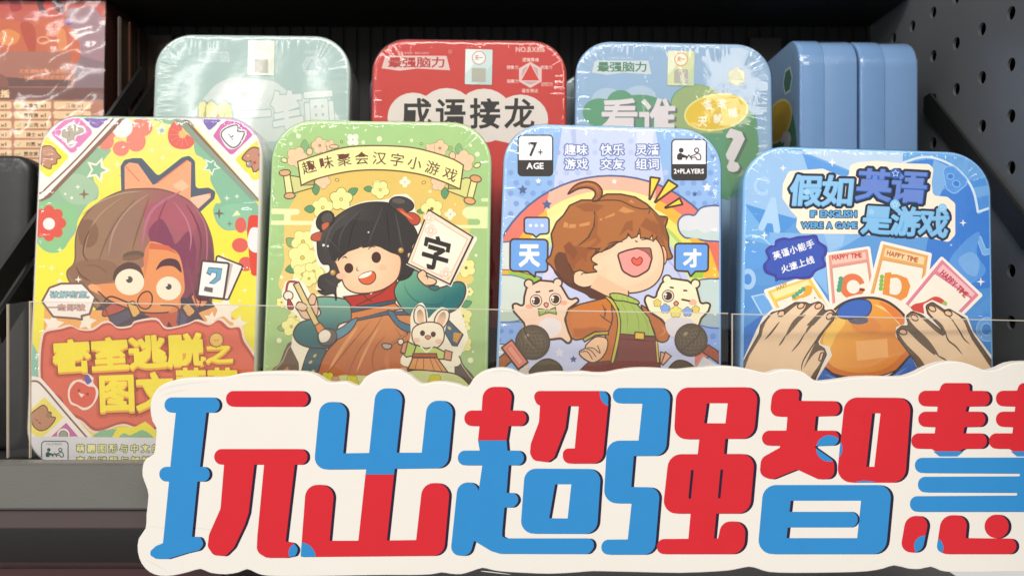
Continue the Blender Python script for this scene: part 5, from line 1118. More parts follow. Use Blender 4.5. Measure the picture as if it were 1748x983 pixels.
def art_guess_side(F):
    """same design seen obliquely on a tin standing edge-on; traced in its own millimetres"""
    F.poly([(-60, -12), (60, -12), (60, 160), (-60, 160)], '86a6c8')
    F.union([circle(8, 46, 30, 20), circle(30, 54, 14, 26)], '4c7c62'); F.circ(14, 31, 22, 'c9a83c', 11, ol=(1, 'd9cf8a')); F.text('?', 20, 40, 16, 20, 'c6c8cc', .05)
    F.poly(circle(30, 12.5, 7, 7, 0, 6), '4f7a6a', (1, 'c2cfd0'))

# ------------------------------------------------------------ artwork: red game box at the upper left
def art_box(F):
    F.at(0, 0, 3.78)
    F.poly([(-900, -900), (740, -900), (740, 2600), (-900, 2600)], '86605a')
    F.poly([(-900, -900), (722, -900), (722, 600), (-900, 600)], lambda x, y: mixc('c0564c', 'b07a64', (y)/500), sub=150)
    F.poly([(480, 340), (722, 300), (722, 700), (480, 700)], '8c747a'); F.poly([(430, 60), (600, 40), (722, 200), (722, 420), (520, 360), (420, 200)], 'a08088')
    # abstract red warrior shapes: plain colour areas only
    F.blob([(-200, 180), (0, 120), (160, 150), (330, 120), (460, 180), (520, 320), (480, 420), (300, 500), (0, 520), (-200, 480)], 'c4684a'); F.blob([(240, 0), (330, -20), (420, 40), (400, 90), (340, 60), (270, 90)], '6a3a40'); F.blob([(80, 0), (130, 20), (140, 60), (90, 80), (60, 50)], 'a83a3a')
    F.blob([(280, 20), (320, 0), (350, 40), (320, 70), (290, 60)], 'd04a44'); F.circ(280, 262, 36, 'c05c3c', 22, ol=(8, 'e09a72')); F.blob([(0, 210), (60, 190), (130, 230), (90, 290), (0, 280)], 'd88a50'); F.blob([(370, 200), (420, 200), (430, 320), (380, 330)], 'd98a58'); F.blob([(130, 160), (220, 170), (230, 330), (190, 340)], 'b4503e')
    F.circ(440, 150, 22, '7a5a9a', 18)
    F.poly([(-900, 335), (460, 335), (460, 590), (-900, 590)], 'a87060'); F.poly([(40, 500), (460, 520), (460, 560), (40, 560)], '70504c'); F.blob([(-40, 480), (40, 500), (50, 580), (-40, 590)], '8c5a50'); F.poly([(-900, 560), (722, 570), (722, 640), (-900, 640)], '7a5450')
    F.text('天亮请睁眼狼人请杀人', 122, 448, 332, 30, 'd98a62', .02); F.text('一场智力角逐即将开始', 122, 488, 332, 30, 'd98a62', .02)
    F.text('包括', -55, 582, 118, 50, 'f0cfa0', .04)
    F.poly([(-900, 640), (722, 650), (722, 1600), (-900, 1600)], 'b98068')
    rows = [('石像鬼', '恶魔'), ('厚皮狼', '熊'), ('大公鸡', '狐狸'), ('骑士', '魔女'), ('村民', '平民'), ('预言家', '女巫'), ('猎人', '白痴')]
    for i, (a, b) in enumerate(rows):
        y = 655+i*62; 
        for x0, x1 in ((-170, 76), (90, 332), (346, 588)): F.poly(rp([(x0, y, 14), (x1, y, 14), (x1, y+52, 14), (x0, y+52, 14)]), 'edcba2', (3, 'c08a6a'))
        n = len(a)*32
        F.text(a, 152 if len(a) == 3 else 168, y+14, n, 30, '5a3c30', .02); F.text('x1', 258 if len(a) == 3 else 240, y+18, 40, 22, '5a3c30', .02)
        F.text(b, 425, y+14, len(b)*32, 30, 'a08068', .01); F.text('x1', 498, y+18, 40, 22, 'a08068', .01); F.text('x1', 2, y+18, 42, 22, '5a3c30', .02)
        F.line([(108, y+30), (120, y+36), (134, y+18)], 5, 'a4c07c')

# ================================================================= build
# --- shelf
lip = box('shelf_lip', (-330, 330, 309, 317, -86, -68), M_lip, None, 0.0008); tag(lip, kind='structure')
lo = box('shelf_lip_underside', (-330, 330, 311, 330, -94, -86.2), bsdf('dark_maroon_lip', '463a3b', 0.4, bump=.1), None, 0.0006); tag(lo, kind='structure')
tag(box('shelf_board', (-420, 226, 317.2, 504, -86, -77.2), M_dark, None, 0.0005), kind='structure')
tag(box('shelf_riser', (-200, 225.5, 382, 503, -77, -20.6), M_black, None, 0.001), 'black display riser under the back row of tins', 'riser')
# back panel: ribbed black
V = []; Fc = []
x = -420
while x < 240:
    k = len(V)
    for z in (-90, 420): V += [(x*MM, .506, z*MM), ((x+6.5)*MM, .506, z*MM), ((x+7)*MM, .5072, z*MM), ((x+8)*MM, .5072, z*MM)]
    Fc += [(k, k+1, k+5, k+4), (k+1, k+2, k+6, k+5), (k+2, k+3, k+7, k+6)]
    if x+8.5 < 240: Fc += [(k+3, k+8, k+12, k+7)]
    x += 8.5
tag(mesh('back_panel', V, Fc, bsdf('black_back_panel', '0a0a09', .75, bump=.1)), kind='structure')
tag(box('upper_shelf_underside', (-420, 226, 455, 504, 165, 175), bsdf('upper_shelf_metal', '0e0d0c', .5, bump=.1), None, .0005), kind='structure')
# pegboard side wall, with real round holes
def pegwall():
    X = 228.0; pitch = 22.4; V = []; Fc = []; y0 = 363.5-pitch*6.5; z0 = 124.0+pitch*.5
    rows, cols = 13, 16; R = 3.2; hz = 23.5
    for r in range(-5, rows):
        for c in range(cols):
            yc = 364.0-pitch*5+c*pitch; zc = 125.3+hz*3-r*hz-(0)
            ya, yb, za, zb = yc-pitch/2, yc+pitch/2, zc-hz/2, zc+hz/2; k = len(V); n = 16
            for i in range(n):
                t = 2*pi*i/n+pi/n; V.append((X, yc+R*cos(t), zc+R*sin(t)))
            for i in range(n):
                t = 2*pi*i/n+pi/n; s = max(abs(cos(t)), abs(sin(t))); V.append((X, yc+(pitch/2)*cos(t)/s, zc+(hz/2)*sin(t)/s))
            cs = [(X, yb, zb), (X, ya, zb), (X, ya, za), (X, yb, za)]
            for i in range(n):
                t = 2*pi*i/n+pi/n; V.append((X+1.4, yc+R*cos(t), zc+R*sin(t)))
            kc = len(V); V += cs
            for i in range(n):
                j = (i+1) % n; Fc.append((k+i, k+j, k+n+j, k+n+i)); Fc.append((k+i, k+2*n+i, k+2*n+j, k+j))
            # corner fillers
            for q, i in ((0, 1), (1, 5), (2, 9), (3, 13)): Fc.append((k+n+i, k+n+(i+1) % n, kc+q))
    return [(a*MM, b*MM, c*MM) for a, b, c in V], Fc
V, Fc = pegwall()
wall = mesh('side_wall', V, Fc, bsdf('pegboard_metal', '6a6d70', .36, metal=.25, bump=.1, bscale=1500, var=.06)); tag(wall, kind='structure')
bmw = bmesh.new(); bmw.from_mesh(wall.data); bmesh.ops.remove_doubles(bmw, verts=bmw.verts, dist=1e-6); bmesh.ops.recalc_face_normals(bmw, faces=bmw.faces); bmw.to_mesh(wall.data); bmw.free()
tag(box('shade_backing', (236, 238, 230, 520, -100, 420), bsdf('hole_shade_black', '14110f', .7), None, 0), kind='structure')  # added black sheet standing in for the shade seen through the peg holes
# uprights at the back
up = empty('shelf_upright', Matrix.Translation((0, 0, 0))); tag(up, 'dark brown slotted steel upright beside the red game box', 'upright')
M_up = bsdf('upright_metal', '33271f', .4, metal=.3, bump=.1)
box('web', (-229, -212, 496, 499, -77, 157.5), M_up, up); box('flange', (-229, -227, 462, 495.8, -77, 157.5), M_up, up); box('flange', (-226.8, -225.6, 470, 473, -77, 157.5), bsdf('upright_groove', '6a4a38', .35, metal=.5), up); box('flange', (-226.8, -225.8, 482, 484, -77, 157.5), M_up, up)
up2 = tag(box('shelf_upright', (150, 170, 502, 505.5, -20, 157.5), bsdf('upright_dark', '241f1b', .5), None), 'dim upright against the black back panel above the edge-on tins', 'upright')
# diagonal shelf brackets (flat arms running from the front up to the back)
def bracket(label, pts, th, mat, x):
    V = []; n = len(pts)
    for dx in (0, th):
        for y, z in pts: V.append(((x+dx)*MM, y*MM, z*MM))
    Fc = [tuple(range(n))[::-1], tuple(range(n, 2*n))]+[(i, (i+1) % n, n+(i+1) % n, n+i) for i in range(n)]
    o = mesh('shelf_bracket', V, Fc, mat); tag(o, label, 'bracket', None); return o
bracket('black diagonal bracket arm against the pegboard wall', [(346, 28), (430, 105), (436, 104), (436, 96), (352, 17), (346, 18)], 1.5, M_black, 225.2)
bracket('black diagonal bar left of the yellow tin, rising to the upright', [(340, 2), (344, -9), (484, 124), (480, 133)], 2, bsdf('bar_black', '1c1b19', .4), -224.5)
bracket('second black diagonal bar, between the yellow tin and the upright', [(340, -14), (344, -24), (498, 120), (494, 130)], 2, bsdf('bar_black_b', '1c1b19', .4), -222.2)

# --- acrylic guard strips standing on the lip
M_acr = bpy.data.materials.new('clear_acrylic'); M_acr.use_nodes = True; nt = M_acr.node_tree; nt.nodes.clear()
o_ = nt.nodes.new('ShaderNodeOutputMaterial'); a_ = nt.nodes.new('ShaderNodeBsdfTransparent'); a_.inputs[0].default_value = (.975, .97, .955, 1)
g_ = nt.nodes.new('ShaderNodeBsdfGlossy'); g_.inputs['Roughness'].default_value = .1; f_ = thin_fresnel(nt, 1.49); m_ = nt.nodes.new('ShaderNodeMixShader')
k_ = nt.nodes.new('ShaderNodeMath'); k_.operation = 'MULTIPLY'; k_.inputs[1].default_value = .9; nt.links.new(f_.outputs[0], k_.inputs[0]); nt.links.new(k_.outputs[0], m_.inputs[0]); nt.links.new(a_.outputs[0], m_.inputs[1]); nt.links.new(g_.outputs[0], m_.inputs[2]); nt.links.new(m_.outputs[0], o_.inputs[0])
M_acre = bsdf('acrylic_cut_edge', 'cfc8b8', .25); M_acre.node_tree.nodes['Principled BSDF'].inputs['Alpha'].default_value = .55
def at(px, py, D): return ((px-CX)/FPX*D, -(py-CY)/FPX*D)
def guard(label, pa, pb, D, left_return=False):
    t = empty('acrylic_guard', Matrix.Translation((at(*pa, D)[0]*MM, D*MM, -68*MM))); tag(t, label, 'shelf guard', 'clear acrylic guards along the shelf lip')
    (xa, za), (xb, zb) = at(*pa, D), at(*pb, D); ox = xa
    def slab(name, pts, y0, y1, mat):
        V = [((x-ox)*MM, (y-D)*MM, (z+68)*MM) for y in (y0, y1) for x, z in pts]; n = len(pts)
        Fc = [tuple(range(n)), tuple(range(n, 2*n))[::-1]]+[(i, n+i, n+(i+1) % n, (i+1) % n) for i in range(n)]
        return mesh(name, V, Fc, mat, t)
    slab('pane', [(xa, -68), (xb, -68), (xb, zb-.3), (xa, za-.3)], D, D+.02, M_acr)
    slab('top_edge', [(xa, za-.4), (xb, zb-.4), (xb, zb), (xa, za)], D-.05, D+1.2, M_acre)
    slab('end_edge', [(xa-.35, -68), (xa, -68), (xa, za), (xa-.35, za)], D-.05, D+1.2, M_acre)
    if left_return:
        slab('side_pane', [(xa-9, -68), (xa-.4, -68), (xa-.4, za), (xa-9, za-1.2)], D, D+.02, M_acr); slab('end_edge', [(xa-9.3, -68), (xa-9, -68), (xa-9, za-1.2), (xa-9.3, za-1.2)], D-.05, D+1.2, M_acre)
    return t
guard('long clear acrylic guard in front of the three left tins', (51, 514, 0)[:2], (1243, 534), 319, True)
guard('clear acrylic guard in front of the tin with two hands, ending behind the sign', (1251, 535), (1990, 552), 319.5)

# --- game tins
F_ = clipline
def tin(name_label, pose, w, h, rc, rim, body, art, film, seed, group, outline=True, lidd=11, cat='game tin', th=TH):
    M = tin_matrix(*pose)
    t = make_tin('game_tin', name_label, M, w, h, rc, rim, body, film, seed, group, lidd, cat, th)
    if art:
        F = Face(M, clipline(w, h, rc)); F.sticker = None; art(F); pf = F.build('printed_face', M_print, t)
        if F.sticker:
            G = Face(M, clipline(w, h, rc), z0=3e-4); G.fr = F.sticker[0]; draw_sticker(G, *F.sticker[1]); G.build('security_sticker', M_sticker, pf)
    return t
M_sticker = printed('sticker_paper', .3)
FG = 'shrink-wrapped game tins in the front row'; BG = 'shrink-wrapped tins in the back row'
def rimy(x, z):
    if z > 140 and -32 > x: return lin('cfc0d4')
    if z > 140 and x > 25: return lin('c9b4cc')
    if z > 140: return lin('8fbc94')
    if x < -30 or x > 30:
        if z > 118: return lin('e0dad8')
        if z > 92: return lin('c4554a') if 92 < z < 112 else lin('8fbc94')
        if z < 8: return lin('dcdbe2')
        if z < 40: return lin('b5c0a8') if x > 0 else lin('cbbcae')
        return lin('e6dc3e')
    return lin('d8d8dc') if z < 20 else lin('e6dc3e')
tin('yellow tin with a startled crowned child holding cards, leftmost of the front row', (-155.26, 332, -75, 3.75, .99, .4), 95.1, 148.9, 16.5, rimy, bsdf('tin_side_olive', '7f8a58', .3, coat=.4), art_yellow, M_film, 3, FG)
tin('light green tin with a dark-haired girl holding a brush and a card reading 字', (-58.35, 332, -75, 4.91, -.38, .84), 95, 147.8, 18, 'b4d69a', bsdf('tin_side_green', '9cbc8a', .3, coat=.4), art_green, M_film, 5, FG)
tin('light blue tin with a laughing brown-haired boy under a rainbow', (39.55, 332, -75, 7.31, -.37, 1.88), 95.5, 147.6, 18, '9cc4f2', bsdf('tin_side_blue', '7a9cc4', .3, coat=.4), art_laugh, M_film, 9, FG)
tin('wide blue tin with two hands around an orange dome bell, rightmost of the front row', (143.17, 322, -75, 6.09, -2.95, 2.37), 101.7, 134.5, 17.5, '86bcf0', bsdf('tin_side_deep_blue', '3c5f92', .25, coat=.6), art_bell, M_film, 12, FG)
tin('pale grey-green tin with bright film glare, leftmost of the back row', (-128.51, 385, -20, 4.31, 1.55, .13), 96, 146, 18, 'a9c0ba', bsdf('tin_side_pale', '94a8a2', .3, coat=.4), art_pale, M_film_strong, 15, BG)
tin('red tin with black title characters on a white cloud, back row', (-21.88, 385, -20, 5.11, 1.02, .44), 96.8, 144.4, 17, 'a5302c', bsdf('tin_side_red', '8c2a28', .3, coat=.4), art_red, M_film, 18, BG)
tin('blue tin with green blot and a yellow oval, right of the red tin', (78.09, 385, -20, 5.49, 0, 1.17), 98, 143.4, 17.5, '86a9cf', bsdf('tin_side_bluegrey', '6f8eb0', .3, coat=.4), art_guess, M_film, 21, BG)
# tins peeking out behind the back row
tin('purple tin whose edge peeks out left of the red tin', (-28, 421, -20, 3, 1, 0), 97, 143, 17, '5c4a5e', bsdf('tin_side_purple', '4e3e50', .3, coat=.4), None, M_film, 25, 'tins standing behind the back row')
tin('dark red tin whose edge peeks out right of the pale tin', (-136, 421, -20, 3, 1.5, 0), 97.5, 136, 17, '5e3a34', bsdf('tin_side_maroon', '5a302c', .3, coat=.4), None, M_film, 27, 'tins standing behind the back row')
tin('grey-blue tin whose edge peeks out left of the blue tin with the yellow oval', (74, 422, -20, 3, 0, 0), 100, 136, 17, '7c8e94', bsdf('tin_side_slate', '66787e', .3, coat=.4), None, M_film, 29, 'tins standing behind the back row')
# two tins standing edge-on, faces turned to the left
def edge_tin(label, X, D, ztop, seed, art):
    M = Matrix.Translation(Vector((X, D, -20))*MM) @ Matrix.Rotation(radians(-90), 4, 'Z') @ Matrix.Rotation(radians(0), 4, 'X')
    t = make_tin('game_tin', label, M, 96, ztop+20, 17, '7298c6', bsdf('edge_tin_side', '7092bd', .28, coat=.2), M_film_edge, seed, 'blue tins standing edge-on at the back right', 12.5, 'game tin', 30)
    if art:
        F = Face(Matrix.Identity(4), clipline(96, ztop+20, 17))
        F.loc = lambda p: (p[0]*MM, (142.5-p[1])*MM)
        art(F); F.build('printed_face', M_print, t)
    return t
edge_tin('blue tin standing edge-on with its printed face turned left', 146.5, 453.5, 130, 31, art_guess_side)
edge_tin('plain blue side of the tin standing edge-on nearest the pegboard wall', 177.3, 453.5, 129.3, 33, None)

# --- red game box, upper left
Mb = tin_matrix(-289, 452, -20, 2, 0, 0)
bx = empty('game_box', Mb); tag(bx, 'red-brown boxed card game with a contents list, in crinkled clear wrap', 'game box')
V, Fc = boxv(-83*MM, 55*MM, 0, 40*MM, 0, 192*MM); b_ = mesh('carton', V, Fc, bsdf('carton_side', '3a1f1a', .45, coat=.3), bx)
Fb = Face(Mb, [(-83*MM, 0), (55*MM, 0), (55*MM, 192*MM), (-83*MM, 192*MM)]); Fb.rc = 0; art_box(Fb); Fb.build('printed_front', M_print, bx)
V = []; Fc = []; nx, nz = 70, 110
for j in range(nz+1):
    for i in range(nx+1):
        x = -84+140*i/nx; z = -.5+193*j/nz; e = min(1, min(i, nx-i)/3, min(j, nz-j)/3)
        d = 1.0+1.6*e*abs(noise.noise(Vector((x*.04, z*.06, 2.2))))+.35*e*abs(noise.noise(Vector((x*.16, z*.13, 5.2))))
        V.append((x*MM, -d*MM, z*MM))
for j in range(nz):
    for i in range(nx): k = j*(nx+1)+i; Fc.append((k, k+1, k+nx+2, k+nx+1))
mesh('shrink_wrap', V, Fc, film_mat('box_wrap', .8, .2, .14, 1.3, 9), bx, True)
# --- black wrapped box at the left edge
Mk = tin_matrix(-260.5, 377, -77, 2, 0, 0)
bk = empty('black_box', Mk); tag(bk, 'black film-wrapped box at the left edge beside the yellow tin', 'game box')
loops = [[(x*MM, y*MM, z*MM) for x, z in roundrect(60, 141, 9, 6, i_)] for i_, y in ((3, 0), (1, .6), (0, 3), (0, 12), (.5, 12.3), (.5, 26), (3, 28))]
V, Fc = loft(loops); mesh('carton', V, Fc, bsdf('black_carton', '0b0b0a', .5), bk, True)
loops = [[((x)*MM, (y+.5*noise.noise(Vector((x*.3, z*.25, y))))*MM, z*MM) for x, z in roundrect(60.6, 141.6, 9, 30, i_)] for i_, y in ((12, -1.2), (8, -1), (5, -1.1), (3, -.9), (1, -.2), (-.3, 3), (-.3, 7), (-.3, 13), (-.3, 20), (-.3, 28))]
V, Fc = loft(loops, True, False); mesh('shrink_wrap', V, Fc, film_mat('black_box_wrap', .2, .9, .18, .35), bk, True)

# --- things below the lip
tag(box('lower_shelf_board', (-330, 226, 330, 478, -150, -146), M_dark, None), kind='structure')
lb = box('game_box', (-300, -120, 335, 430, -145.5, -116), bsdf('maroon_box', '3a1216', .35, coat=.4), None, .002); tag(lb, 'dark maroon box lying on the shelf below the grey lip', 'game box')

# --- foam-board sign
DS = 300.0
Msg = Matrix.Translation((0, DS*MM, -108*MM))
sg = empty('foam_sign', Matrix.Translation((0.03, DS*MM, -108*MM))); tag(sg, 'white foam-board sign with big red and blue characters 玩出超强智慧', 'sign')
def W2(ox, oy, s): return lambda p: ((ox+p[0]/s-CX)/FPX*DS, -(oy+p[1]/s-CY)/FPX*DS)
A = W2(200, 620, 2.708); B = W2(680, 620, 2.707); Cc = W2(1200, 600, 2.566)
top = [A(p) for p in [(152, 212), (158, 165), (178, 125), (215, 95), (280, 74), (350, 68), (420, 67), (500, 64), (560, 50), (640, 42), (740, 38), (860, 40), (920, 54), (965, 84), (1000, 90), (1060, 86), (1112, 108), (1140, 72), (1180, 45), (1240, 32), (1300, 30)]]
top += [B(p) for p in [(30, 44), (62, 62), (108, 97), (160, 88), (220, 88), (280, 100), (320, 112), (345, 75), (380, 45), (430, 27), (480, 22), (530, 30), (590, 56), (640, 48), (720, 40), (790, 42), (850, 38), (900, 44), (960, 44), (1020, 32), (1080, 24), (1140, 22), (1200, 24), (1290, 30), (1350, 24), (1410, 20)]]
top += [Cc(p) for p in [(80, 64), (160, 70), (230, 84), (285, 96), (330, 82), (400, 80), (450, 96), (495, 130), (560, 128), (620, 120), (660, 114), (740, 110), (860, 112), (910, 104), (950, 88), (985, 70), (1040, 50), (1110, 43), (1170, 56), (1230, 80), (1270, 82), (1310, 70), (1350, 52), (1420, 44), (1550, 50), (1640, 80), (1760, 120), (1800, 300), (1790, 600), (1800, 900), (1720, 965)]]
bot = [Cc(p) for p in [(1500, 962), (1300, 964), (1200, 966), (1090, 965), (1040, 958), (1000, 942), (950, 952), (900, 950), (838, 936), (790, 950), (720, 962), (600, 967), (400, 969), (290, 965), (240, 950), (200, 942), (140, 954), (70, 962)]]
bot += [B(p) for p in [(1300, 968), (1100, 964), (1000, 962), (900, 960), (820, 966), (700, 972), (580, 968), (480, 962), (430, 954), (388, 945), (340, 960), (290, 974), (240, 972), (200, 966), (150, 975), (60, 978)]]
bot += [A(p) for p in [(1250, 978), (1100, 980), (900, 984), (740, 984), (670, 978), (635, 965), (600, 951), (560, 966), (500, 975), (430, 968), (385, 950), (330, 964), (260, 980), (200, 982), (150, 965), (112, 925), (94, 870), (98, 810), (130, 762), (134, 700), (143, 610), (132, 565), (116, 520), (118, 470), (135, 440), (168, 420), (176, 370), (180, 300), (162, 268)]]
ol = [(x-30, z+108) for x, z in top+bot]
ol = smooth(ol, True, 2)
n = len(ol)
def inset(P, d):
    o = []
    for i in range(len(P)):
        a, b = Vector(P[i-1]), Vector(P[(i+1) % len(P)]); t = (b-a).normalized(); o.append((P[i][0]+t.y*d*-1*sg_, P[i][1]-t.x*d*-1*sg_))
    return o
area = sum(ol[i-1][0]*ol[i][1]-ol[i][0]*ol[i-1][1] for i in range(n)); sg_ = 1 if area > 0 else -1
V = []; Fc = []
prof = [(.35, 0), (.12, .08), (0, .35), (.05, 2), (0, 4.6), (.3, 5)]
for d, y in prof: V += [(x*MM, y*MM, z*MM) for x, z in inset(ol, d)]
for k in range(len(prof)-1):
    for i in range(n): j = (i+1) % n; Fc.append((k*n+i, k*n+j, (k+1)*n+j, (k+1)*n+i))
v2, t2 = cdt([inset(ol, .35)]); k = len(V); V += [(x*MM, 0, z*MM) for x, z in v2]; Fc += [tuple(k+i for i in t) for t in t2]
k = len(V); V += [(x*MM, 5*MM, z*MM) for x, z in v2]; Fc += [tuple(k+i for i in t)[::-1] for t in t2]
M_board = bsdf('foam_board_paper', 'd2cec8', .5, bump=.22, bscale=45, var=.02, vscale=25)
brd = mesh('board', V, Fc, M_board, sg)
bmw = bmesh.new(); bmw.from_mesh(brd.data); bmesh.ops.remove_doubles(bmw, verts=bmw.verts, dist=1e-6); bmesh.ops.recalc_face_normals(bmw, faces=bmw.faces); bmw.to_mesh(brd.data); bmw.free()
M_sign = printed('sign_ink', .5, mott=.02)
def newsign():
    global FS
    FS = Face(sg.matrix_world.copy(), None, gain=.68, dz=8e-6, z0=3e-5)
def done(): FS.build('character', M_sign, sg)
FS = Face(sg.matrix_world.copy(), None, gain=.68, dz=8e-6, z0=3e-5)
BC = tuple(c/.68 for c in lin('d2cec8'))
RD, BL, BK = 'e02c38', '3494da', '2a1e38'
def letter(frame, groups, clips=()):
    """groups: (solids, holes, colour); black drop edge to the right, then faces; clips: small blue spots kept inside the solids"""
    FS.at(*frame)
    for sol, hol, c in groups: FS.union([[(x+13, y+1) for x, y in p] for p in sol]+[[(x+7, y+.5) for x, y in p] for p in sol], BK, [])
    for sol, hol, c in groups:
        if hol:
            for h in hol: pass
    for sol, hol, c in groups:
        FS.union(sol, c)
        for h in hol:
            FS.poly(h, BC); xs = [q[0] for q in h]; ys = sorted(h, key=lambda q: q[0])[:2]; a, b = sorted(ys, key=lambda q: q[1])
            FS.poly([a, (a[0]+13, a[1]), (b[0]+13, b[1]), b], BK)
    for shp, c, idx in clips:
        FS.union([shp], c, need=groups[idx][0])
SA, SB, SC = (200, 620, 2.708), (680, 620, 2.707), (1200, 600, 2.566)
cap = lambda x0, y0, x1, y1, r: rp([(x0, y0, r), (x1, y0, r), (x1, y1, r), (x0, y1, r)])
# creases pressed into the laminate near the edge, as thin flat ribbons slightly darker than the board
FS.at(*SA)
CR_ = tuple(c*.93 for c in BC)
for l in ([(190, 130), (240, 110), (330, 92), (430, 84)], [(210, 148), (260, 132), (320, 122)], [(150, 752), (260, 762), (330, 758), (470, 770)], [(130, 905), (190, 935), (230, 960)], [(560, 60), (700, 52), (840, 56)]): newsign(); FS.at(*SA); FS.curve(l, 3, CR_, taper=True); FS.build('crease', M_sign, sg)

for l in ([(430, 40), (500, 34), (560, 52)], [(700, 52), (850, 54), (960, 62)], [(380, 958), (420, 962), (520, 974)]): newsign(); FS.at(*SB); FS.curve(l, 3, CR_, taper=True); FS.build('crease', M_sign, sg)
newsign()
# 玩
letter(SA, [([cap(219, 157, 474, 227, 34), rp([(272, 222), (413, 222), (383, 478), (371, 545), (346, 800), (385, 800, 20), (402, 835, 25), (380, 862, 20), (320, 876), (235, 902, 10), (180, 902, 15), (153, 885, 12), (154, 866, 12), (180, 842, 15), (212, 830, 8), (240, 545), (246, 475)]), cap(195, 477, 428, 545, 33)], [], BL),
            ([cap(503, 127, 884, 200, 36)], [], RD), ([cap(449, 395, 880, 467, 35), rp([(495, 460), (635, 460), (608, 690, 40), (590, 745, 40), (540, 850, 30), (500, 890, 25), (445, 885, 30), (418, 845, 30), (425, 790, 40), (478, 670, 40)]), rp([(680, 460), (822, 460), (779, 822, 4), (815, 828, 25), (838, 855, 25), (825, 888, 20), (780, 897), (690, 897, 40), (645, 870, 40), (648, 800)])], [], RD)],
       [(circle(840, 872, 48, 44), BL, 2)])
done(); newsign()
# 出
letter(SA, [([rp([(938, 178, 55), (1068, 178, 55), (1045, 415, 3), (1165, 413, 3), (1196, 115, 55), (1325, 115, 55), (1292, 412, 3), (1408, 412, 3), (1434, 172, 55), (1557, 172, 55), (1528, 483, 55), (1283, 486, 2), (1280, 512), (1148, 512), (1152, 488, 2), (908, 490, 55)])], [], BL),
            ([rp([(1148, 512.2), (1280, 512.2), (1247, 817, 3), (1382, 815, 3), (1412, 552, 58), (1540, 552, 58), (1510, 887, 55), (848, 893, 6), (873, 560, 58), (1006, 560, 58), (982, 818, 3), (1115, 818, 3)])], [], RD)], [(circle(846, 895, 72, 70), BL, 1)])
done(); newsign()
# 超
letter(SB, [([rp([(392, 108, 55), (530, 108, 55), (517, 218), (510, 290), (500, 354.8), (368, 354.8), (375, 290), (385, 218)]), cap(305, 217, 592, 289, 35)], [], RD),
            ([rp([(368, 355), (500, 355), (510, 470), (500, 600), (490, 665), (478, 797, 3), (500, 808), (400, 830), (340, 800), (372, 580), (388, 470)]), cap(275, 402, 580, 470, 33), rp([(480, 597), (540, 597, 30), (560, 630, 30), (535, 664, 30), (480, 665)]), rp([(275, 549, 50), (376, 549, 50), (356, 725, 3), (358, 790), (330, 887, 40), (240, 887, 45)]), rp([(340, 760), (480, 740), (480, 800), (500, 807), (895, 807, 34), (908, 845, 34), (880, 879, 30), (470, 878, 20), (430, 866), (345, 815)])], [], BL),
            ([rp([(618, 127, 34), (972, 127, 38), (968, 198), (640, 196, 34)]), rp([(655, 185), (787, 185), (772, 300, 30), (720, 435, 25), (690, 456, 25), (625, 448, 30), (608, 415, 30), (612, 370, 40), (650, 270, 40)]), rp([(835, 185), (970, 185), (943, 462, 50), (760, 462, 34), (760, 392, 34), (815, 392, 2)])], [], RD),
            ([rp([(585, 485, 55), (937, 487, 55), (917, 786, 58), (563, 785, 58)])], [[(724, 558), (799, 558), (782, 715), (697, 714)]], BL)], [(circle(978, 135, 48, 62), BL, 2)])
done(); newsign()
# 强
def b2c(p): return tuple([(p[0]/2.707-520)*2.566, (20+p[1]/2.707)*2.566]+([p[2]] if len(p) > 2 else []))
letter(SB, [([rp([(992, 113, 34), (1260, 113, 48), (1235, 426, 55), (1088, 427, 3), (1076, 570, 3), (1210, 572, 48), (1184, 882, 55), (936, 882, 34), (940, 813, 34), (1060, 812, 3), (1078, 646, 3), (948, 645, 58), (965, 356, 60), (1110, 356, 3), (1128, 185, 3), (990, 184, 34)])], [], BL)])
letter(SC, [([rp([(-116, 157, 55), (243, 155, 55), (222, 381, 60), (98, 381, 2), (92, 447, 2), (228, 447, 55), (205, 708, 60), (58, 708, 2), (48, 817, 3), (66, 817, 3), (82, 742, 50), (188, 742, 50), (180, 885, 60), (-204, 885, 33), (-200, 819, 33), (-64, 818, 3), (-54, 708, 2), (-178, 708, 60), (-149, 448, 60), (-23, 448, 2), (-16, 383, 2), (-128, 383, 60)])], [[(17, 226), (108, 226), (98, 313), (5, 313)]], RD)])
FS.at(*SC)
for x, y in ((-47, 522), (82, 520)): FS.line([(x, y), (x-11, y+116)], 9, BK)
done(); newsign()
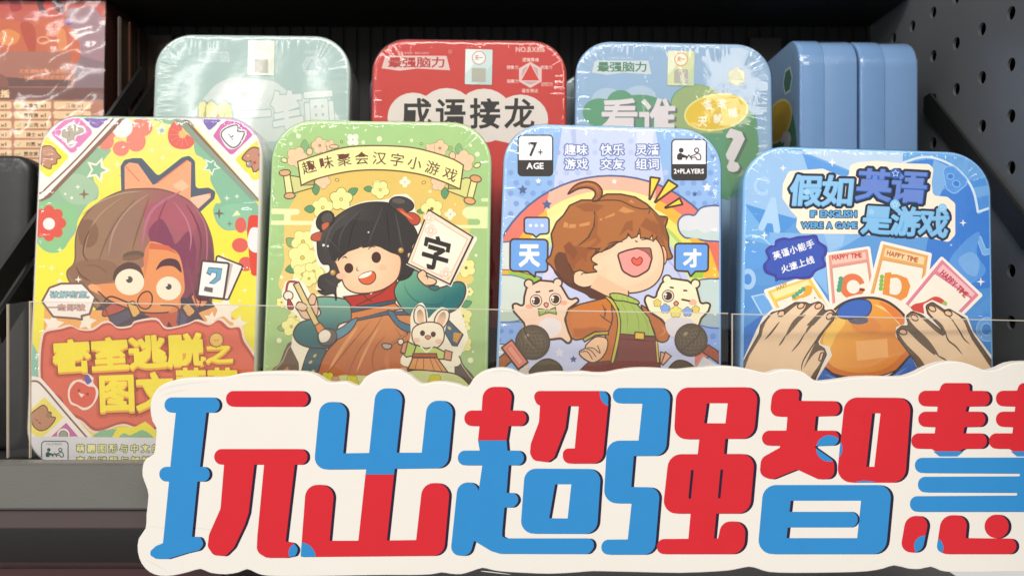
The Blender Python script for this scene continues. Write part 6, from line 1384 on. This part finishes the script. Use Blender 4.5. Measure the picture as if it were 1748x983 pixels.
# 智
letter(SC, [([rp([(305, 162, 50), (425, 162, 50), (418, 215, 5), (600, 216, 32), (598, 280, 32), (494, 283, 3), (488, 345, 3), (597, 345, 32), (592, 409, 30), (482, 413, 4), (575, 478, 40), (575, 556, 45), (505, 558, 25), (412, 515, 6), (300, 560, 35), (247, 540, 40), (255, 465, 40), (352, 411, 5), (257, 411, 33), (260, 345, 33), (365, 345, 3), (370, 285, 3), (292, 283, 45)])], [], RD),
            ([rp([(622, 200, 60), (912, 202, 55), (885, 572, 60), (584, 572, 60)])], [[(741, 270), (777, 270), (750, 503), (715, 503)]], RD),
            ([rp([(265, 583, 60), (828, 583, 55), (800, 885, 62), (238, 885, 60)])], [[(384, 652), (692, 652), (675, 815), (366, 815)]], BL)],
       [(circle(553, 423, 58), BL, 0), (circle(553, 423, 58), BL, 1), ])
FS.poly(rp([(500, 700), (689, 700, 34), (682, 769, 34), (500, 769)]), BK); FS.poly(rp([(370, 700), (681, 700, 34), (674, 769, 34), (362, 769)]), BL)
FS.poly(rp([(660, 571), (760, 571), (740, 566, 5), (700, 563, 5)]), BL)
done(); newsign()
# 慧
def feng(dx):
    return [rp([(x+dx, y, r) for x, y, r in [(1048, 137, 48), (1168, 137, 48), (1168, 171, 2), (1256, 171, 32), (1256, 238, 32), (1155, 240, 2), (1150, 262, 2), (1238, 262, 32), (1236, 328, 32), (1145, 330, 2), (1140, 357, 2), (1243, 357, 32), (1243, 424, 32), (1142, 425, 2), (1120, 437, 10), (1020, 437, 10), (1000, 425, 3), (911, 424, 32), (914, 357, 32), (1015, 357, 2), (1018, 330, 2), (942, 328, 32), (944, 262, 32), (1025, 262, 2), (1028, 240, 2), (942, 238, 32), (944, 171, 32), (1035, 170, 2)]])]
letter(SC, [(feng(0), [], RD), (feng(340), [], RD),
            ([rp([(928, 464, 32), (1700, 462, 40), (1690, 700, 40), (905, 700, 32), (908, 632, 32), (1376, 629, 5), (1376, 617, 5), (940, 615, 32), (943, 547, 32), (1388, 545, 5), (1388, 533, 5), (928, 530, 32)])], [], BL),
            ([rp([(890, 718, 50), (992, 718, 50), (960, 878, 45), (862, 878, 45)])], [], RD), ([rp([(1045, 715, 55), (1160, 715, 48), (1150, 815, 4), (1230, 816), (1375, 817, 34), (1370, 885, 34), (1060, 885, 45), (1022, 868, 40)]), circle(1286, 764, 53, 52)], [], RD),
            ([rp([(1405, 735, 50), (1520, 735, 50), (1540, 880, 50), (1430, 880, 50)])], [], RD)],
       [(circle(970, 850, 46), BL, 3), (circle(1015, 858, 38, 44), BL, 4)])
FS.at(*SC)
for d in (0, 340): FS.poly(rp([(1008+d, 436), (1142+d, 436), (1115+d, 458, 14), (1035+d, 458, 14)]), BL)
done()
